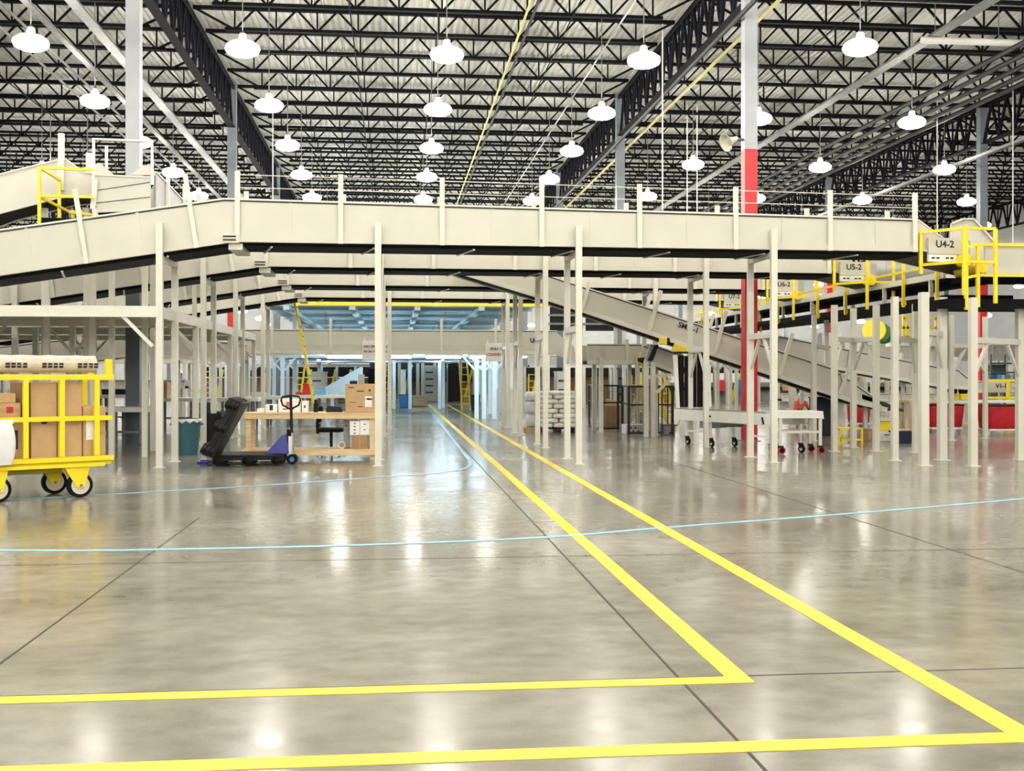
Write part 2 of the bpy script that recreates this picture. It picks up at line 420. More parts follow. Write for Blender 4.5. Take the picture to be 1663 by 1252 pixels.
# bridging angles, pipes, trays running along the hall
def run(name, x, z, r, m, label, cat, y0=18, y1=88, flat=None, n=6):
    mb = MB()
    if flat: mb.box(x - flat/2, x + flat/2, y0, y1, z - r, z + r)
    else: mb.tube([(x, y0, z), (x, y1, z)], r, n)
    return tag(mb.build(name, m, loc=(x, (y0+y1)/2, z)), label, cat)
for k, (x, lab) in enumerate(((-13, 'in the outer left bay'), (-1.2, 'in the middle bay, left of the lamps'), (4.9, 'in the middle bay, right of the yellow pipe'), (12.5, 'in the right bay, nearest the red column'))):
    o = run('bridging_angle', x, 11.48, .02, steel, 'black bridging angle crossing the joists ' + lab, 'bridging'); o['group'] = 'joist bridging'
run('gas_pipe', 3.55, 11.35, .035, ygas, 'yellow pipe under the joists along the middle bay', 'pipe')
run('conduit', 3.75, 11.37, .045, pipem, 'black conduit beside the yellow pipe along the middle bay', 'conduit')
run('gas_pipe', 9.15, 10.55, .05, ygas, 'yellow pipe running just right of the right girder', 'pipe')
run('sprinkler_main', 8.15, 10.1, .06, pipem, 'dark pipe hung just under the right girder', 'pipe')
run('cable_tray', 15.25, 11.2, .03, galv, 'wide galvanised cable tray under the right roof bay', 'cable tray', flat=.34)
for k, (x, z) in enumerate(((17.55, 10.9), (17.9, 10.75), (18.25, 10.6), (18.6, 10.5), (18.95, 10.42))):
    o = run('pipe', x, z, .075, pipem, '%s of five parallel dark pipes in the right roof bay, from the left' % ORD[k], 'pipe'); o['group'] = 'parallel roof pipes'
run('cable_tray', 21.6, 9.7, .05, galv, 'galvanised tray running below the outer right girder', 'cable tray', flat=.2)
run('cable_tray', -7.6, 10.45, .03, galv, 'galvanised cable tray just left of the left girder', 'cable tray', flat=.28)
run('cable_tray', -8.75, 10.5, .03, galv, 'narrow galvanised tray in the outer left bay, second from the left girder', 'cable tray', flat=.18)
for k, (x, z) in enumerate(((-9.6, 10.7), (-10.4, 10.8))):
    o = run('conduit', x, z, .04, galv, 'thin pale conduit %s the two galvanised trays, outer left bay' % ('just left of', 'farthest left of')[k], 'conduit')
run('conduit', 5.6, 10.35, .025, galv, 'thin pale conduit above the right lamps of the middle bay', 'conduit')

# high-bay lamps: three rows to a bay
lm = thing('high_bay_lamp', 'x', 'lamp', (0, 0, 9.25), 'high bay lamps')
lp = MB().lathe([(.0, -.16), (.24, -.15), (.37, -.09), (.41, 0), (.38, .08), (.28, .15), (.12, .18)], (0, 0, 9.25), 14).build('lens', lens, lm)
MB().lathe([(.11, .18), (.11, .21), (.08, .36), (.03, .40)], (0, 0, 9.25), 12).build('housing', galv, lm)
MB().cyl((0, 0, 9.64), (0, 0, 12.27), .012, 5).build('hanger', galv, lm)
first = [True]; ROW = {}
def lamp(x, y, lab):
    if first[0]: lm.location = (x, y, 9.25); lm['label'] = lab; first[0] = False
    else: copy_tree(lm, (x, y, 9.25), lab)
cols = []
for i in range(-6, 9):
    x = 1.25 + 4.8 * i
    if x > 33: break
    if x > 9: ys = [25.7 + 7.5 * j for j in range(-14, 9)]
    else: ys = [27.3 + 5.67 * j for j in range(-15, 11)]
    cols.append((x, ys))
vcols = [c for c in cols if any(vis((c[0], y, 9.3), 0) for y in c[1])]
for x, ys in cols:
    ks = 0
    ci = vcols.index((x, ys)) if (x, ys) in vcols else None
    for y in ys:
        if not vis((x, y, 9.25), 10):
            if y < 26 and -19 < x < 31 and y > -58: lamp(x, y, 'unseen high bay lamp out of frame, rows behind the camera added for fill light')  # out-of-frame lamps; rows behind the camera are added for frontal fill
            continue
        ks += 1; lamp(x, y, 'glowing high bay lamp, %s from the front in the %s lamp row from the left' % (ORD[ks-1], ORD[ci]))

# ================================================================ overhead conveyor rows
def row(k, Y0, label, end_x, detail):
    """one overhead conveyor: inclined left run, kink, level run to the right, on its own posts"""
    t = thing('overhead_conveyor', label, 'conveyor', (2.0, Y0, 0), 'overhead conveyors')
    XL, KB, KT = -11.5, -2.75, -2.95; sl = 0.158
    zb = lambda x: 3.90 + (min(0, x - KB)) * sl - max(0, x - KB) * 0.0025
    zt = lambda x: 4.63 + (min(0, x - KT)) * sl - max(0, x - KT) * 0.0145
    XE = end_x; CW = 1.1
    prof = [(XL, zb(XL)), (KB, zb(KB)), (XE, zb(XE)), (XE, zt(XE)), (KT, zt(KT)), (XL, zt(XL))]
    for yy, nm in ((Y0, 'front_side_panel'), (Y0 + CW - .05, 'rear_side_panel')):
        m = MB().prism([(x, yy, z) for x, z in prof], (0, .05, 0))
        if yy == Y0:
            for a, b in (((XL, zb(XL)), (KB, zb(KB))), ((KB, zb(KB)), (XE, zb(XE)))):
                m.beam((a[0], yy - .02, a[1] + .055), (b[0], yy - .02, b[1] + .055), .05, .11)
        m.build(nm, cream, t)
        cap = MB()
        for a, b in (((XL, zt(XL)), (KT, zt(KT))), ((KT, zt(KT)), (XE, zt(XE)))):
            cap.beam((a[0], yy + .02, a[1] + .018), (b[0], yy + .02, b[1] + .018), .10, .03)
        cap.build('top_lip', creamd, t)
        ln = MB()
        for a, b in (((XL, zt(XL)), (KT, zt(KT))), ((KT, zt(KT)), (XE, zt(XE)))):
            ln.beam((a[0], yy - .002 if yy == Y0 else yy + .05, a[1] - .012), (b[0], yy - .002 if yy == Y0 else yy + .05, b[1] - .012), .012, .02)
        ln.build('lip_dark_line', edge, t)  # thin dark strip along the top lip
    pan = MB(); q = [(XL, zb(XL)), (KB, zb(KB)), (XE, zb(XE))]
    pan.prism([(x, Y0 + .06, z - .06) for x, z in q] + [(x, Y0 + .06, z + .03) for x, z in reversed(q)], (0, CW - .12, 0))
    pan.build('belt_underside', belt, t)
    # uprights on the panels
    x = -2.71; ups = []
    while x < XE - .3: ups.append((x, 0)); x += 1.775
    ups.append((XE - .06, 0))
    x = -3.40
    while x > XL + .3: ups.append((x, 1)); x -= 1.84
    for x, inc in ups:
        ln_ = sl if inc else 0
        for rear in (0, 1):
            if rear and k > 1: continue
            y = Y0 - .045 if not rear else Y0 + CW + .045
            hgt = .50 if not rear else .34
            tilt = -sl if inc else 0
            m = MB(); m.beam((x, y, zb(x) - .01), (x + tilt * (zt(x) + hgt - zb(x)), y, zt(x) + hgt), .075 if inc else .085, .05, up=(0, 1, 0))
            m.build('guard_upright', creamd, t)
        # seam half way along the sheet
    for x, inc in ups:
        xm = x + (.9 if not inc else -.92)
        if XL < xm < XE - .3:
            MB().beam((xm, Y0 - .004, zb(xm) + .11), (xm - (sl * .6 if inc else 0), Y0 - .004, zt(xm) - .02), .05, .012, up=(0, 1, 0)).build('panel_seam', cream, t)
    if k < 2:
        for dz in (.22, .44):
            cb = MB(); pts = [(x, Y0 - .045, zt(x) + dz) for x in (KT + .25, XE)]; cb.tube(pts, .008, 5); cb.build('guard_cable', creamd, t)
    # straps across the underside
    x = XL + .4
    while x < XE:
        if abs(x - KB) > .3:
            MB().beam((x + .12, Y0 + .02, zb(x + .12) - .072), (x - .12, Y0 + CW - .02, zb(x - .12) - .072), .035, .02).build('cross_strap', creamd, t)
        x += 1.77
    # kink bracket
    b = MB(); b.box(KB - .17, KB + .06, Y0 - .09, Y0 + .02, zb(KB) - .02, zb(KB) + .13); b.box(KB - .12, KB + .12, Y0 + .02, Y0 + CW, zb(KB) - .13, zb(KB) - .02)
    br = b.build('kink_bracket', creamd, t)
    bo = MB()
    for dz in (.09, .03): bo.tube([(KB - .20, Y0 - .10, zb(KB) + dz), (KB + .02, Y0 - .10, zb(KB) + dz)], .014, 6)
    bo.build('bolt', edge, br)
    # support posts
    for px in (-120, 259, 614, 940, 1257):
        x = PX(px, 20.05) + (.14 if k == 3 else 0)
        for yy, rr in ((Y0 - .13, 0), (Y0 + CW + .13, 1)):
            zt_ = zb(x) + (.36 if x > -3 else .50)
            pm = MB(); pm.box(x - .055, x + .055, yy - .055, yy + .055, .012, zt_)
            po = pm.build('support_post', creamd, t)
            MB().box(x - .09, x + .09, yy - .09, yy + .09, 0, .012).build('foot_plate', creamd, po)
        MB().box(x - .04, x + .04, Y0 - .08, Y0 + CW + .08, zb(x) - .14, zb(x) - .05).build('post_cross_beam', creamd, t)
    return t, zb, zt
ROWS = [20.2, 24.7, 29.6, 34.4]
RLAB = ['nearest cream overhead conveyor spanning the whole view, kinked at left', 'second cream overhead conveyor, just behind and below the nearest one',
        'third cream overhead conveyor back, seen under the first two', 'farthest of four cream overhead conveyors, above the yellow crane beam']
XEND = [9.62, 9.75, 9.85, 9.95]
rows = [row(i, ROWS[i], RLAB[i], XEND[i], i) for i in range(4)]

# discharge heads with yellow guard cages at the right ends
def head(k, Y0, txt, lab):
    x0 = XEND[k] + .02
    t = thing('discharge_chute', lab, 'conveyor chute', (x0 + .4, Y0, 3.6), 'discharge chutes')
    MB().prism([(x0, Y0, 4.45), (x0 + .48, Y0, 4.12), (x0 + .48, Y0, 3.92), (x0, Y0, 3.92)], (0, .04, 0)).build('tapered_guard', cream, t)
    MB().beam((x0, Y0 + .02, 4.46), (x0 + .48, Y0 + .02, 4.13), .07, .025).build('guard_lip', creamd, t)
    b = MB(); b.box(x0 + .16, x0 + .86, Y0 - .10, Y0 - .02, 3.82, 4.12); b.prism([(x0 + .86, Y0 - .1, 3.82), (x0 + .86, Y0 - .1, 4.12), (x0 + 1.2, Y0 + .35, 4.12), (x0 + 1.2, Y0 + .35, 3.82)], (-.04, .05, 0))
    pl = b.build('label_panel', cream, t)
    lettering('lettering', txt, .175, inkm, pl, (x0 + .47, Y0 - .105, 4.0))
    b2 = MB().box(x0 + .16, x0 + .70, Y0 - .09, Y0 - .02, 3.68, 3.815).build('small_plate', white, t)
    mk = MB()
    for i in range(5):
        if i != 2: mk.box(x0 + .22 + i * .09, x0 + .28 + i * .09, Y0 - .096, Y0 - .088, 3.735, 3.765)
    mk.build('print', inkm, b2)
    m_ = MB().cyl((x0 + .80, Y0 - .28, 3.70), (x0 + .80, Y0 - .05, 3.70), .115, 18).build('drive_motor', yellow, t)
    MB().cyl((x0 + .80, Y0 - .05, 3.70), (x0 + .80, Y0 + .9, 3.70), .06, 10).build('drive_roller', edge, t)
    bd = MB().prism([(x0, Y0 + .05, 3.92), (x0 + 1.3, Y0 + .05, 3.62), (x0 + 1.3, Y0 + .05, 3.52), (x0, Y0 + .05, 3.80)], (0, 1.0, 0)).build('chute_bed', edge, t)
    # yellow cage
    c = thing('guard_cage', 'yellow tube guard rail around the discharge end marked %s' % txt, 'guard rail', (x0 + .6, Y0 - .7, 3.0), 'yellow guard cages')
    ya, yb = Y0 - .75, Y0 + .15; xa, xb, xc = x0 + .03, x0 + .50, x0 + 1.12
    zlo, zm, zt_ = 3.02, 3.62, 4.22
    for (x, y, lo) in ((xa, yb - .2, 3.45), (xb, ya, zlo), (xc, ya + .05, 2.88)):
        MB().beam((x, y, lo), (x, y, zt_), .055).build('stanchion', yellow, c)
    for z in (zm, zt_):
        r = MB(); r.beam((xa, yb - .2, z), (xb, ya, z), .05); r.beam((xb, ya, z), (xc, ya + .05, z), .05); r.build('rail', yellow, c)
    return t
head(0, ROWS[0], 'U4-2', 'right end chute of the nearest overhead conveyor, marked U4-2')
head(1, ROWS[1], 'U5-2', 'right end chute of the second overhead conveyor, marked U5-2')
head(2, ROWS[2], 'U6-2', 'right end chute of the third overhead conveyor, marked 6-2 behind the post')
head(3, ROWS[3], 'U7-2', 'right end chute of the farthest overhead conveyor, behind the red column')

# trunk conveyor running along the hall at the right
t = thing('trunk_conveyor', 'long dark-bellied conveyor running into the distance beneath the right chutes', 'conveyor', (11.5, 28, 0))
TX0, TX1, TY0, TY1 = 10.75, 12.15, 21.45, 47
MB().box(TX0, TX0 + .06, TY0, TY1, 3.50, 3.62).build('side_rail', creamd, t)
MB().box(TX1 - .06, TX1, TY0, TY1, 3.50, 3.80).build('side_panel', cream, t)
MB().box(TX0 + .07, TX1 - .07, TY0, TY1, 3.44, 3.5).build('belt', belt, t)
MB().box(TX0, TX1, TY0 - .1, TY1, 3.05, 3.16).build('black_pan', belt, t)
y = TY0 + .6; i = 0
while y < TY1:
    MB().box(TX0 + .01, TX0 + .08, y - .04, y + .04, 3.16, 3.50).build('hanger_strut', creamd, t); y += 2.2
# stanchions of the walkway rail along its left edge
for gy in (21.6, 23.1, 26.2, 28.0, 31.0, 33.2, 36.5, 39):
    g = thing('rail_post', 'yellow rail post %s from the front along the trunk conveyor' % ORD[[21.6, 23.1, 26.2, 28.0, 31.0, 33.2, 36.5, 39].index(gy)], 'rail post', (TX0 - .05, gy, 3.0), 'yellow rail posts')
    MB().beam((TX0 - .05, gy, 3.02), (TX0 - .05, gy, 3.98), .055).build('stanchion', yellow, g)
    MB().box(TX0 - .08, TX0 + .02, gy - .04, gy + .04, 3.06, 3.14).build('clamp', yellow, g)
tag(MB().beam((TX0 - .05, 21.6, 3.76), (TX0 - .05, 41, 3.76), .045).build('hand_rail', yellow), 'long yellow hand rail joining the rail posts of the trunk conveyor', 'hand rail')

# cross conveyor at the far right end, with the tall hood
t = thing('cross_conveyor', 'cream conveyor leaving the right edge, yellow rails along it', 'conveyor', (14.0, 19.5, 3.3))
Yc = 19.9; xa, xb = PX(1600, Yc), 18.0
MB().box(xa, xb, Yc, Yc + .05, PZ(1640, 449, Yc), PZ(1640, 397, Yc)).build('front_side_panel', cream, t)
MB().box(xa, xb, Yc + 1.1, Yc + 1.15, PZ(1640, 449, Yc), PZ(1640, 397, Yc)).build('rear_side_panel', cream, t)
MB().box(xa - .1, xb, Yc + .06, Yc + 1.09, PZ(1640, 449, Yc) - .06, PZ(1640, 449, Yc) + .04).build('belt_underside', belt, t)
MB().box(PX(1560, Yc) - .3, xb, Yc - .1, Yc + 1.3, PZ(1620, 500, Yc), PZ(1620, 486, Yc)).build('black_pan', belt, t)
MB().cyl((xa - .05, Yc - .02, 3.56), (xa - .05, Yc + .9, 3.56), .10, 14).build('end_roller', yellow, t)
Yh = Yc + 1.3
MB().prism([(PX(1545, Yh), Yh, PZ(1545, 385, Yh)), (PX(1545, Yh), Yh, PZ(1545, 363, Yh)), (PX(1562, Yh), Yh, PZ(1562, 356, Yh)), (PX(1580, Yh), Yh, PZ(1580, 356, Yh)), (PX(1614, Yh), Yh, PZ(1614, 394, Yh)), (PX(1614, Yh), Yh, PZ(1614, 440, Yh)), (PX(1545, Yh), Yh, PZ(1545, 440, Yh))], (0, .05, 0)).build('tall_hood', cream, t)
hl = MB(); hp = [(1545, 363), (1562, 356), (1580, 356), (1614, 394)]
for a, b in zip(hp, hp[1:]): hl.beam(P(*a, Yh) - Vector((0, .02, 0)), P(*b, Yh) - Vector((0, .02, 0)), .07, .03)
hl.build('hood_lip', creamd, t)
g = thing('guard_cage', 'yellow guard rails along the front of the cream conveyor at right edge', 'guard rail', (13.0, 19.6, 2.9), 'yellow guard cages')
Yg = Yc - .08
for px, lo in ((1588, 499), (1569, 503)):
    MB().beam(P(px, lo, Yg), P(px, 396, Yg) if px > 1580 else P(px, 378, Yg), .06).build('stanchion', yellow, g)
for py in (397, 447): 
    MB().beam(P(1588, py, Yg), Vector((xb, Yg, PZ(1588, py, Yg))), .05).build('rail', yellow, g)
    MB().beam(P(1569, py + 4, Yg) , P(1588, py, Yg), .05).build('rail', yellow, g)

# ================================================================ support frames under the right-hand conveyors
def frame(label, posts, beam_z=None, braces=(), group='support frames', bw=.11, mt=None, top=None):
    """posts: (x, y, ztop); a beam joins consecutive posts at beam_z; knee braces at (post index, dx)"""
    mt = mt or creamd
    b0 = posts[0]; t = thing('post_trestle', label, 'support frame', (b0[0], b0[1], 0), group)
    for (x, y, z) in posts:
        p = MB().box(x - bw/2, x + bw/2, y - bw/2, y + bw/2, .012, z).build('post', mt, t)
        MB().box(x - bw*.85, x + bw*.85, y - bw*.85, y + bw*.85, 0, .012).build('foot_plate', mt, p)
    if beam_z:
        for a, b in zip(posts, posts[1:]):
            d = (Vector(b) - Vector(a)); d.z = 0; d.normalize()
            MB().beam(Vector((a[0], a[1], beam_z)) + d * bw * .45, Vector((b[0], b[1], beam_z)) - d * bw * .45, .08, .10).build('cross_beam', mt, t)
        for i, s in braces:
            a = Vector((posts[i][0], posts[i][1], 0)); j = i + s; b = Vector((posts[j][0], posts[j][1], 0)); d = (b - a); L = min(.55, d.length * .45); d.normalize()
            MB().beam(a + d * .03 + Vector((0, 0, beam_z - .1 - L)), a + d * (L + .03) + Vector((0, 0, beam_z - .05)), .05, .06).build('knee_brace', mt, t)
    return t
def gpost(px, base, topz): g = G(px, base); return (g.x, g.y, topz)
frame('heavy cream two-post frame at right under the black pan, knee braced', [gpost(1500, 756, 3.04), gpost(1530, 747, 3.04)], 2.35, ((0, 1), (1, -1)), bw=.14)
frame('cream braced frame farthest right, nearest the camera', [gpost(1580, 757, 2.94), gpost(1656, 747, 3.0)], 2.2, ((0, 1), (1, -1)), bw=.12)
frame('cream braced frame just left of the heavy frame at right', [gpost(1453, 748, 3.04), gpost(1487, 735, 3.04)], 2.28, ((0, 1), (1, -1)))
frame('cream braced frame standing over the yellow step stool', [gpost(1355, 733, 3.04), gpost(1386, 727, 3.04), gpost(1423, 733, 3.04)], 2.34, ((0, 1), (1, 1), (2, -1)))
frame('slim cream post pair just left of the yellow step stool', [gpost(1322, 716, 3.04), gpost(1342, 706, 3.04)], 2.3, ((0, 1),), bw=.10)
frame('slim cream post pair behind the hampers at far right', [gpost(1545, 715, 3.04), gpost(1600, 712, 3.04)], 2.3, ((0, 1), (1, -1)), bw=.10)
# short beams with knees between the front and rear posts of the first row, low level
for k, (px, zz) in enumerate(((1257, 2.32), (940, 2.42), (1152, 2.15), (940, 2.42), (940, 2.42), (940, 2.42))):
    Yr = (20.2, 20.2, 24.7, 24.7, 29.6, 34.4)[k]
    x = (PX(px, 20.05) if k != 2 else PX(1257, 20.05)) + (.14 if k == 5 else 0)
    lab = ('small braced cross tie between the post pair by the red column', 'small braced cross tie low between the post pair right of the aisle', 'small braced cross tie behind the roller table, second conveyor', 'small braced cross tie under the second conveyor, in front of the bagged pallet',
        'small braced cross tie under the third conveyor, left of the bagged pallet', 'small braced cross tie under the farthest conveyor, beside the STAY OFF sign')[k]
    t = thing('cross_tie', lab, 'cross tie', (x, Yr + .55, zz), 'cross ties')
    ya, yb = Yr - .07, Yr + 1.17
    MB().box(x - .04, x + .04, ya, yb, zz - .05, zz + .06).build('tie_beam', creamd, t)
    for s, y in ((1, ya), (-1, yb)):
        MB().beam((x, y, zz - .60), (x, y + s * .50, zz - .05), .05, .05).build('knee_brace', creamd, t)

# ================================================================ low decks on the left, one per row
for k in range(3):
    Y0 = ROWS[k] - .15; Y1 = ROWS[k + 1] - .75
    xr = PX(259, 20.05)
    t = thing('low_deck', ('nearest', 'second', 'third')[k] + ' cream low deck at left, knee braced, below the %s inclined conveyor' % ('nearest', 'second', 'third')[k], 'deck', (xr - 3, Y0, 0), 'low decks')
    xl = -13.0; z0, z1 = 2.58, 2.77
    MB().box(xl, xr + (.0 if k == 0 else -.05), Y0 - .05, Y0 + .05, z0, z1).build('edge_beam', creamd, t)
    MB().box(xl, xr, Y1 - .05, Y1 + .05, z0, z1).build('edge_beam', creamd, t)
    MB().box(xr - .1, xr, Y0 + .05, Y1 - .05, z0, z1).build('end_beam', creamd, t)
    MB().box(xl, xr - .1, Y0 + .05, Y1 - .05, z1 - .06, z1 - .02).build('deck_plate', white, t)
    for x, y, s in ((xr - .05, Y0, -1), (xr - .05, Y1, -1)):
        MB().beam((x + s * .06, y, z0 - .50), (x + s * .56, y, z0 + .02), .06, .06).build('knee_brace', creamd, t)
    for x in ((xr - .05, xr - 2.5, xr - 4.3) if k == 0 else (xr - .05, xr - 3.4) if k == 1 else (xr - .05,)):
        for y in (Y1,):
            p = MB().box(x - .055, x + .055, y - .055, y + .055, 0.0, z0).build('post', creamd, t)
            if x < xr - 1:
                for s in (-1, 1): MB().beam((x + s * .05, y, z0 - .5), (x + s * .5, y, z0 + .01), .05, .05).build('knee_brace', creamd, t)

# ================================================================ inclined conveyor down to the right (in front of it stands the red column)
def incline(name, label, Y, top, bot, wid=1.0, ups=(), lip=True, text=None):
    """top / bot: pixel polylines of the near side panel at depth Y"""
    t = thing(name, label, 'conveyor', (P(*top[0], Y).x, Y, 0), 'inclined conveyors')
    T = [P(x, y, Y) for x, y in top]; B = [P(x, y, Y) for x, y in bot]
    poly = B + T[::-1]
    for dy, nm in ((0, 'near_side_panel'), (wid, 'far_side_panel')):
        pn = MB().prism([p + Vector((0, dy, 0)) for p in poly], (0, .05, 0)).build(nm, cream, t)
        if dy == 0 and text:
            s_, px, py, size = text; p = P(px, py, Y); d = T[-2] - T[0]; ang = math.atan2(d.z, d.x)
            lettering('lettering', s_, size, inkm, t, (p.x, Y - .006, p.z), rot=(R(90), -ang, 0), bold=.03)
    for a, b in zip(T, T[1:]):
        for dy in (0, wid):
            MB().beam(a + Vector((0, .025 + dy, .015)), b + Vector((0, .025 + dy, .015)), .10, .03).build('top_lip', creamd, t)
            MB().beam(a + Vector((0, dy - .004, -.014)), b + Vector((0, dy - .004, -.014)), .012, .025).build('lip_dark_line', edge, t)  # thin dark strip just below the lip
    for a, b in zip(B, B[1:]):
        m = MB(); m.prism([a + Vector((0, .05, .03)), b + Vector((0, .05, .03)), b + Vector((0, .05, .12)), a + Vector((0, .05, .12))], (0, wid - .05, 0))
        m.build('belt_underside', belt, t)
        MB().beam(a + Vector((0, -.015, .05)), b + Vector((0, -.015, .05)), .05, .10).build('bottom_flange', creamd, t)
    for (xa, ya), (xb, yb) in ups:
        MB().beam(P(xa, ya, Y) - Vector((0, .04, 0)), P(xb, yb, Y) - Vector((0, .04, 0)), .09, .05, up=(0, 1, 0)).build('guard_upright', creamd, t)
        q = Vector((0, wid + .09, 0))
        MB().beam(P(xa, ya, Y) + q, P(xb, yb, Y) + q, .08, .05, up=(0, 1, 0)).build('guard_upright', creamd, t)
    return t
YS = 27.9
smr = incline('inclined_conveyor', 'long cream inclined conveyor marked SMR -1, passing behind the red column', YS,
    [(740, 399), (1349, 598), (1380, 618), (1425, 650)], [(740, 443), (900, 492), (1156, 578), (1386, 655), (1440, 668)], 1.0,
    [((945, 503), (957, 459)), ((1053, 540), (1073, 472)), ((1159, 576), (1179, 505)), ((1265, 610), (1286, 541)), ((1362, 640), (1378, 598))], text=('SMR -1', 1118, 532.5, .185))
MB().prism([P(1400, 640, YS), P(1468, 665, YS), P(1468, 669, YS), P(1400, 648, YS)], (0, 1.0, 0)).build('discharge_tip', edge, smr)
MB().beam(P(1365, 607, YS) - Vector((0, .05, 0)), P(1371, 628, YS) - Vector((0, .05, 0)), .05, .05, up=(0, 1, 0)).build('end_guard_bar', creamd, smr)
a, b, c_, d = P(1096, 558, YS - .1), P(1122, 566, YS - .1), P(1122, 577, YS - .1), P(1091, 568, YS - .1)
MB().prism([a, b, c_, d], (0, .09, 0)).build('yellow_drive_guard', yellow, smr, bevel=.01)
p = P(1078, 554, YS - .16); m = MB().box(p.x - .09, p.x + .09, YS - .16, YS, p.z - .09, p.z + .09).build('gear_motor', yellow, smr, bevel=.015)
MB().cyl((p.x + .09, YS - .1, p.z), (p.x + .15, YS - .1, p.z), .09, 12).build('motor_cap', blackp, m)
for px, base in ((1300, 706), (1340, 700)):
    g = G(px, base); MB().box(g.x - .05, g.x + .05, YS + .4, YS + .5, 0, P(px, 620, YS).z).build('support_post', creamd, smr)
s2 = incline('inclined_conveyor', 'second cream inclined conveyor, behind the SMR -1 one, running down to the red hampers', 33.0,
    [(1240, 542), (1541, 600), (1556, 601), (1574, 616)], [(1240, 580), (1384, 605), (1539, 631), (1574, 633)], .9,
    [((1376, 606), (1384, 548)), ((1478, 622), (1488, 572)), ((1543, 632), (1552, 580))])
for px in (1392, 1465):
    x = PX(px, 33.5); MB().box(x - .045, x + .045, 33.4, 33.5, 0, P(px, 612 if px < 1400 else 622, 33.4).z).build('support_post', creamd, s2)

# ================================================================ level conveyor across the aisle (U8) and its lower neighbour
def level(label, Y, x0, x1, zb, zt, ups=(), hgt=.35, wid=.9, posts=(), text=None, name='level_conveyor'):
    t = thing(name, label, 'conveyor', (x0, Y, 0), 'level conveyors')
    for dy, nm in ((0, 'near_side_panel'), (wid, 'far_side_panel')): MB().box(x0, x1, Y + dy, Y + dy + .05, zb, zt).build(nm, cream, t)
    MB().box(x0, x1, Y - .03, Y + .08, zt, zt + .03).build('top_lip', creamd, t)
    MB().box(x0, x1, Y - .004, Y, zt - .025, zt - .008).build('lip_dark_line', edge, t)  # narrow dark strip under the top lip
    MB().box(x0, x1, Y - .04, Y, zb, zb + .12).build('bottom_flange', creamd, t)
    MB().box(x0 + .02, x1 - .02, Y + .06, Y + wid - .01, zb + .02, zb + .1).build('belt_underside', belt, t)
    for x in ups: MB().box(x - .045, x + .045, Y - .05, Y, zb + .1, zt + hgt).build('guard_upright', creamd, t)
    for x in posts:
        for dy in (-.1, wid + .1): MB().box(x - .055, x + .055, Y + dy - .05, Y + dy + .05, 0, zb + .2).build('support_post', creamd, t)
    if text: lettering('lettering', text[0], text[3], inkm, t, (PX(text[1], Y), Y - .045, PZ(text[1], text[2], Y)), bold=.03)
    return t
Y8 = 35.0 + 4.2
u8 = level('cream conveyor crossing high over the aisle between the two hanging signs, marked U8', Y8, PX(385, Y8), PX(905, Y8), PZ(640, 575, Y8), PZ(640, 537, Y8),
    [PX(q, Y8) for q in (442, 537, 627, 717, 805)], .42, posts=[PX(q, Y8) for q in (395, 843)], text=('U8', 866, 553, .2))
pr = [(905, 541), (945, 572), (945, 594), (905, 577)]
MB().prism([P(*q, Y8) for q in pr], (0, .05, 0)).build('sloped_end_panel', cream, u8)
u7 = level('low cream conveyor section below the SMR -1 incline, right of the bagged pallet', 31.0, PX(954, 31), PX(1058, 31), PZ(1000, 592, 31), PZ(1000, 560, 31), [PX(q, 31) for q in (1018,)], .15, posts=[PX(q, 31) for q in (975, 1034)])
# sloping feeder joining it, with control screen and drive
fd = incline('feeder_conveyor', 'short cream feeder sloping down behind the black curtain, with dark screen', 28.9, [(1056, 560), (1110, 578)], [(1046, 588), (1110, 612)], .8)
MB().prism([P(1052, 586, 28.7), P(1063, 560, 28.7), P(1070, 560, 28.7), P(1060, 586, 28.7)], (0, .12, 0)).build('dark_screen', blackp, fd)
for q in (1049, 1060): 
    x = PX(q, 28.8); MB().box(x - .06, x + .06, 28.72, 28.84, 0, P(q, 588, 28.8).z).build('support_post', creamd, fd)
MB().beam(P(1047, 613, 28.8), P(1096, 608, 28.8), .09).build('cross_beam', creamd, fd)
MB().beam(P(1062, 642, 28.8), P(1090, 614, 28.8), .07).build('knee_brace', creamd, fd)
p = P(1043, 583, 30.6)
dg = thing('drive_unit', 'yellow drive unit at the right end of the low cream conveyor', 'drive unit', p)
MB().box(p.x - .10, p.x + .02, 30.5, 30.7, p.z - .2, p.z + .18).build('gearbox', yellow, dg, bevel=.02); MB().cyl((p.x - .04, 30.3, p.z), (p.x - .04, 30.5, p.z), .08, 12).build('motor', blackp, dg)

# ================================================================ upper left: high conveyor, yellow cage, receding chute
Yu = 23.0
t = thing('upper_conveyor', 'cream conveyor at upper left, climbing to a crest behind the yellow cage', 'conveyor', (P(60, 300, Yu).x, Yu, 4))
hp = [(-90, 311), (0, 284), (97, 260), (108, 260), (136, 281), (160, 281)]; lo = [(-90, 380), (0, 347), (96, 322), (160, 316)]
MB().prism([P(x, y, Yu) for x, y in lo] + [P(x, y, Yu) for x, y in reversed(hp)], (0, .05, 0)).build('near_side_panel', cream, t)
MB().prism([P(x, y, Yu) + Vector((0, 1, 0)) for x, y in lo] + [P(x, y, Yu) + Vector((0, 1, 0)) for x, y in reversed(hp)], (0, .05, 0)).build('far_side_panel', cream, t)
for a, b in zip(hp, hp[1:]): MB().beam(P(*a, Yu) + Vector((0, .02, .01)), P(*b, Yu) + Vector((0, .02, .01)), .09, .03).build('top_lip', creamd, t)
for a, b in zip(lo, lo[1:]): MB().prism([P(*a, Yu) + Vector((0, .05, .02)), P(*b, Yu) + Vector((0, .05, .02)), P(*b, Yu) + Vector((0, .05, .1)), P(*a, Yu) + Vector((0, .05, .1))], (0, .95, 0)).build('belt_underside', belt, t)
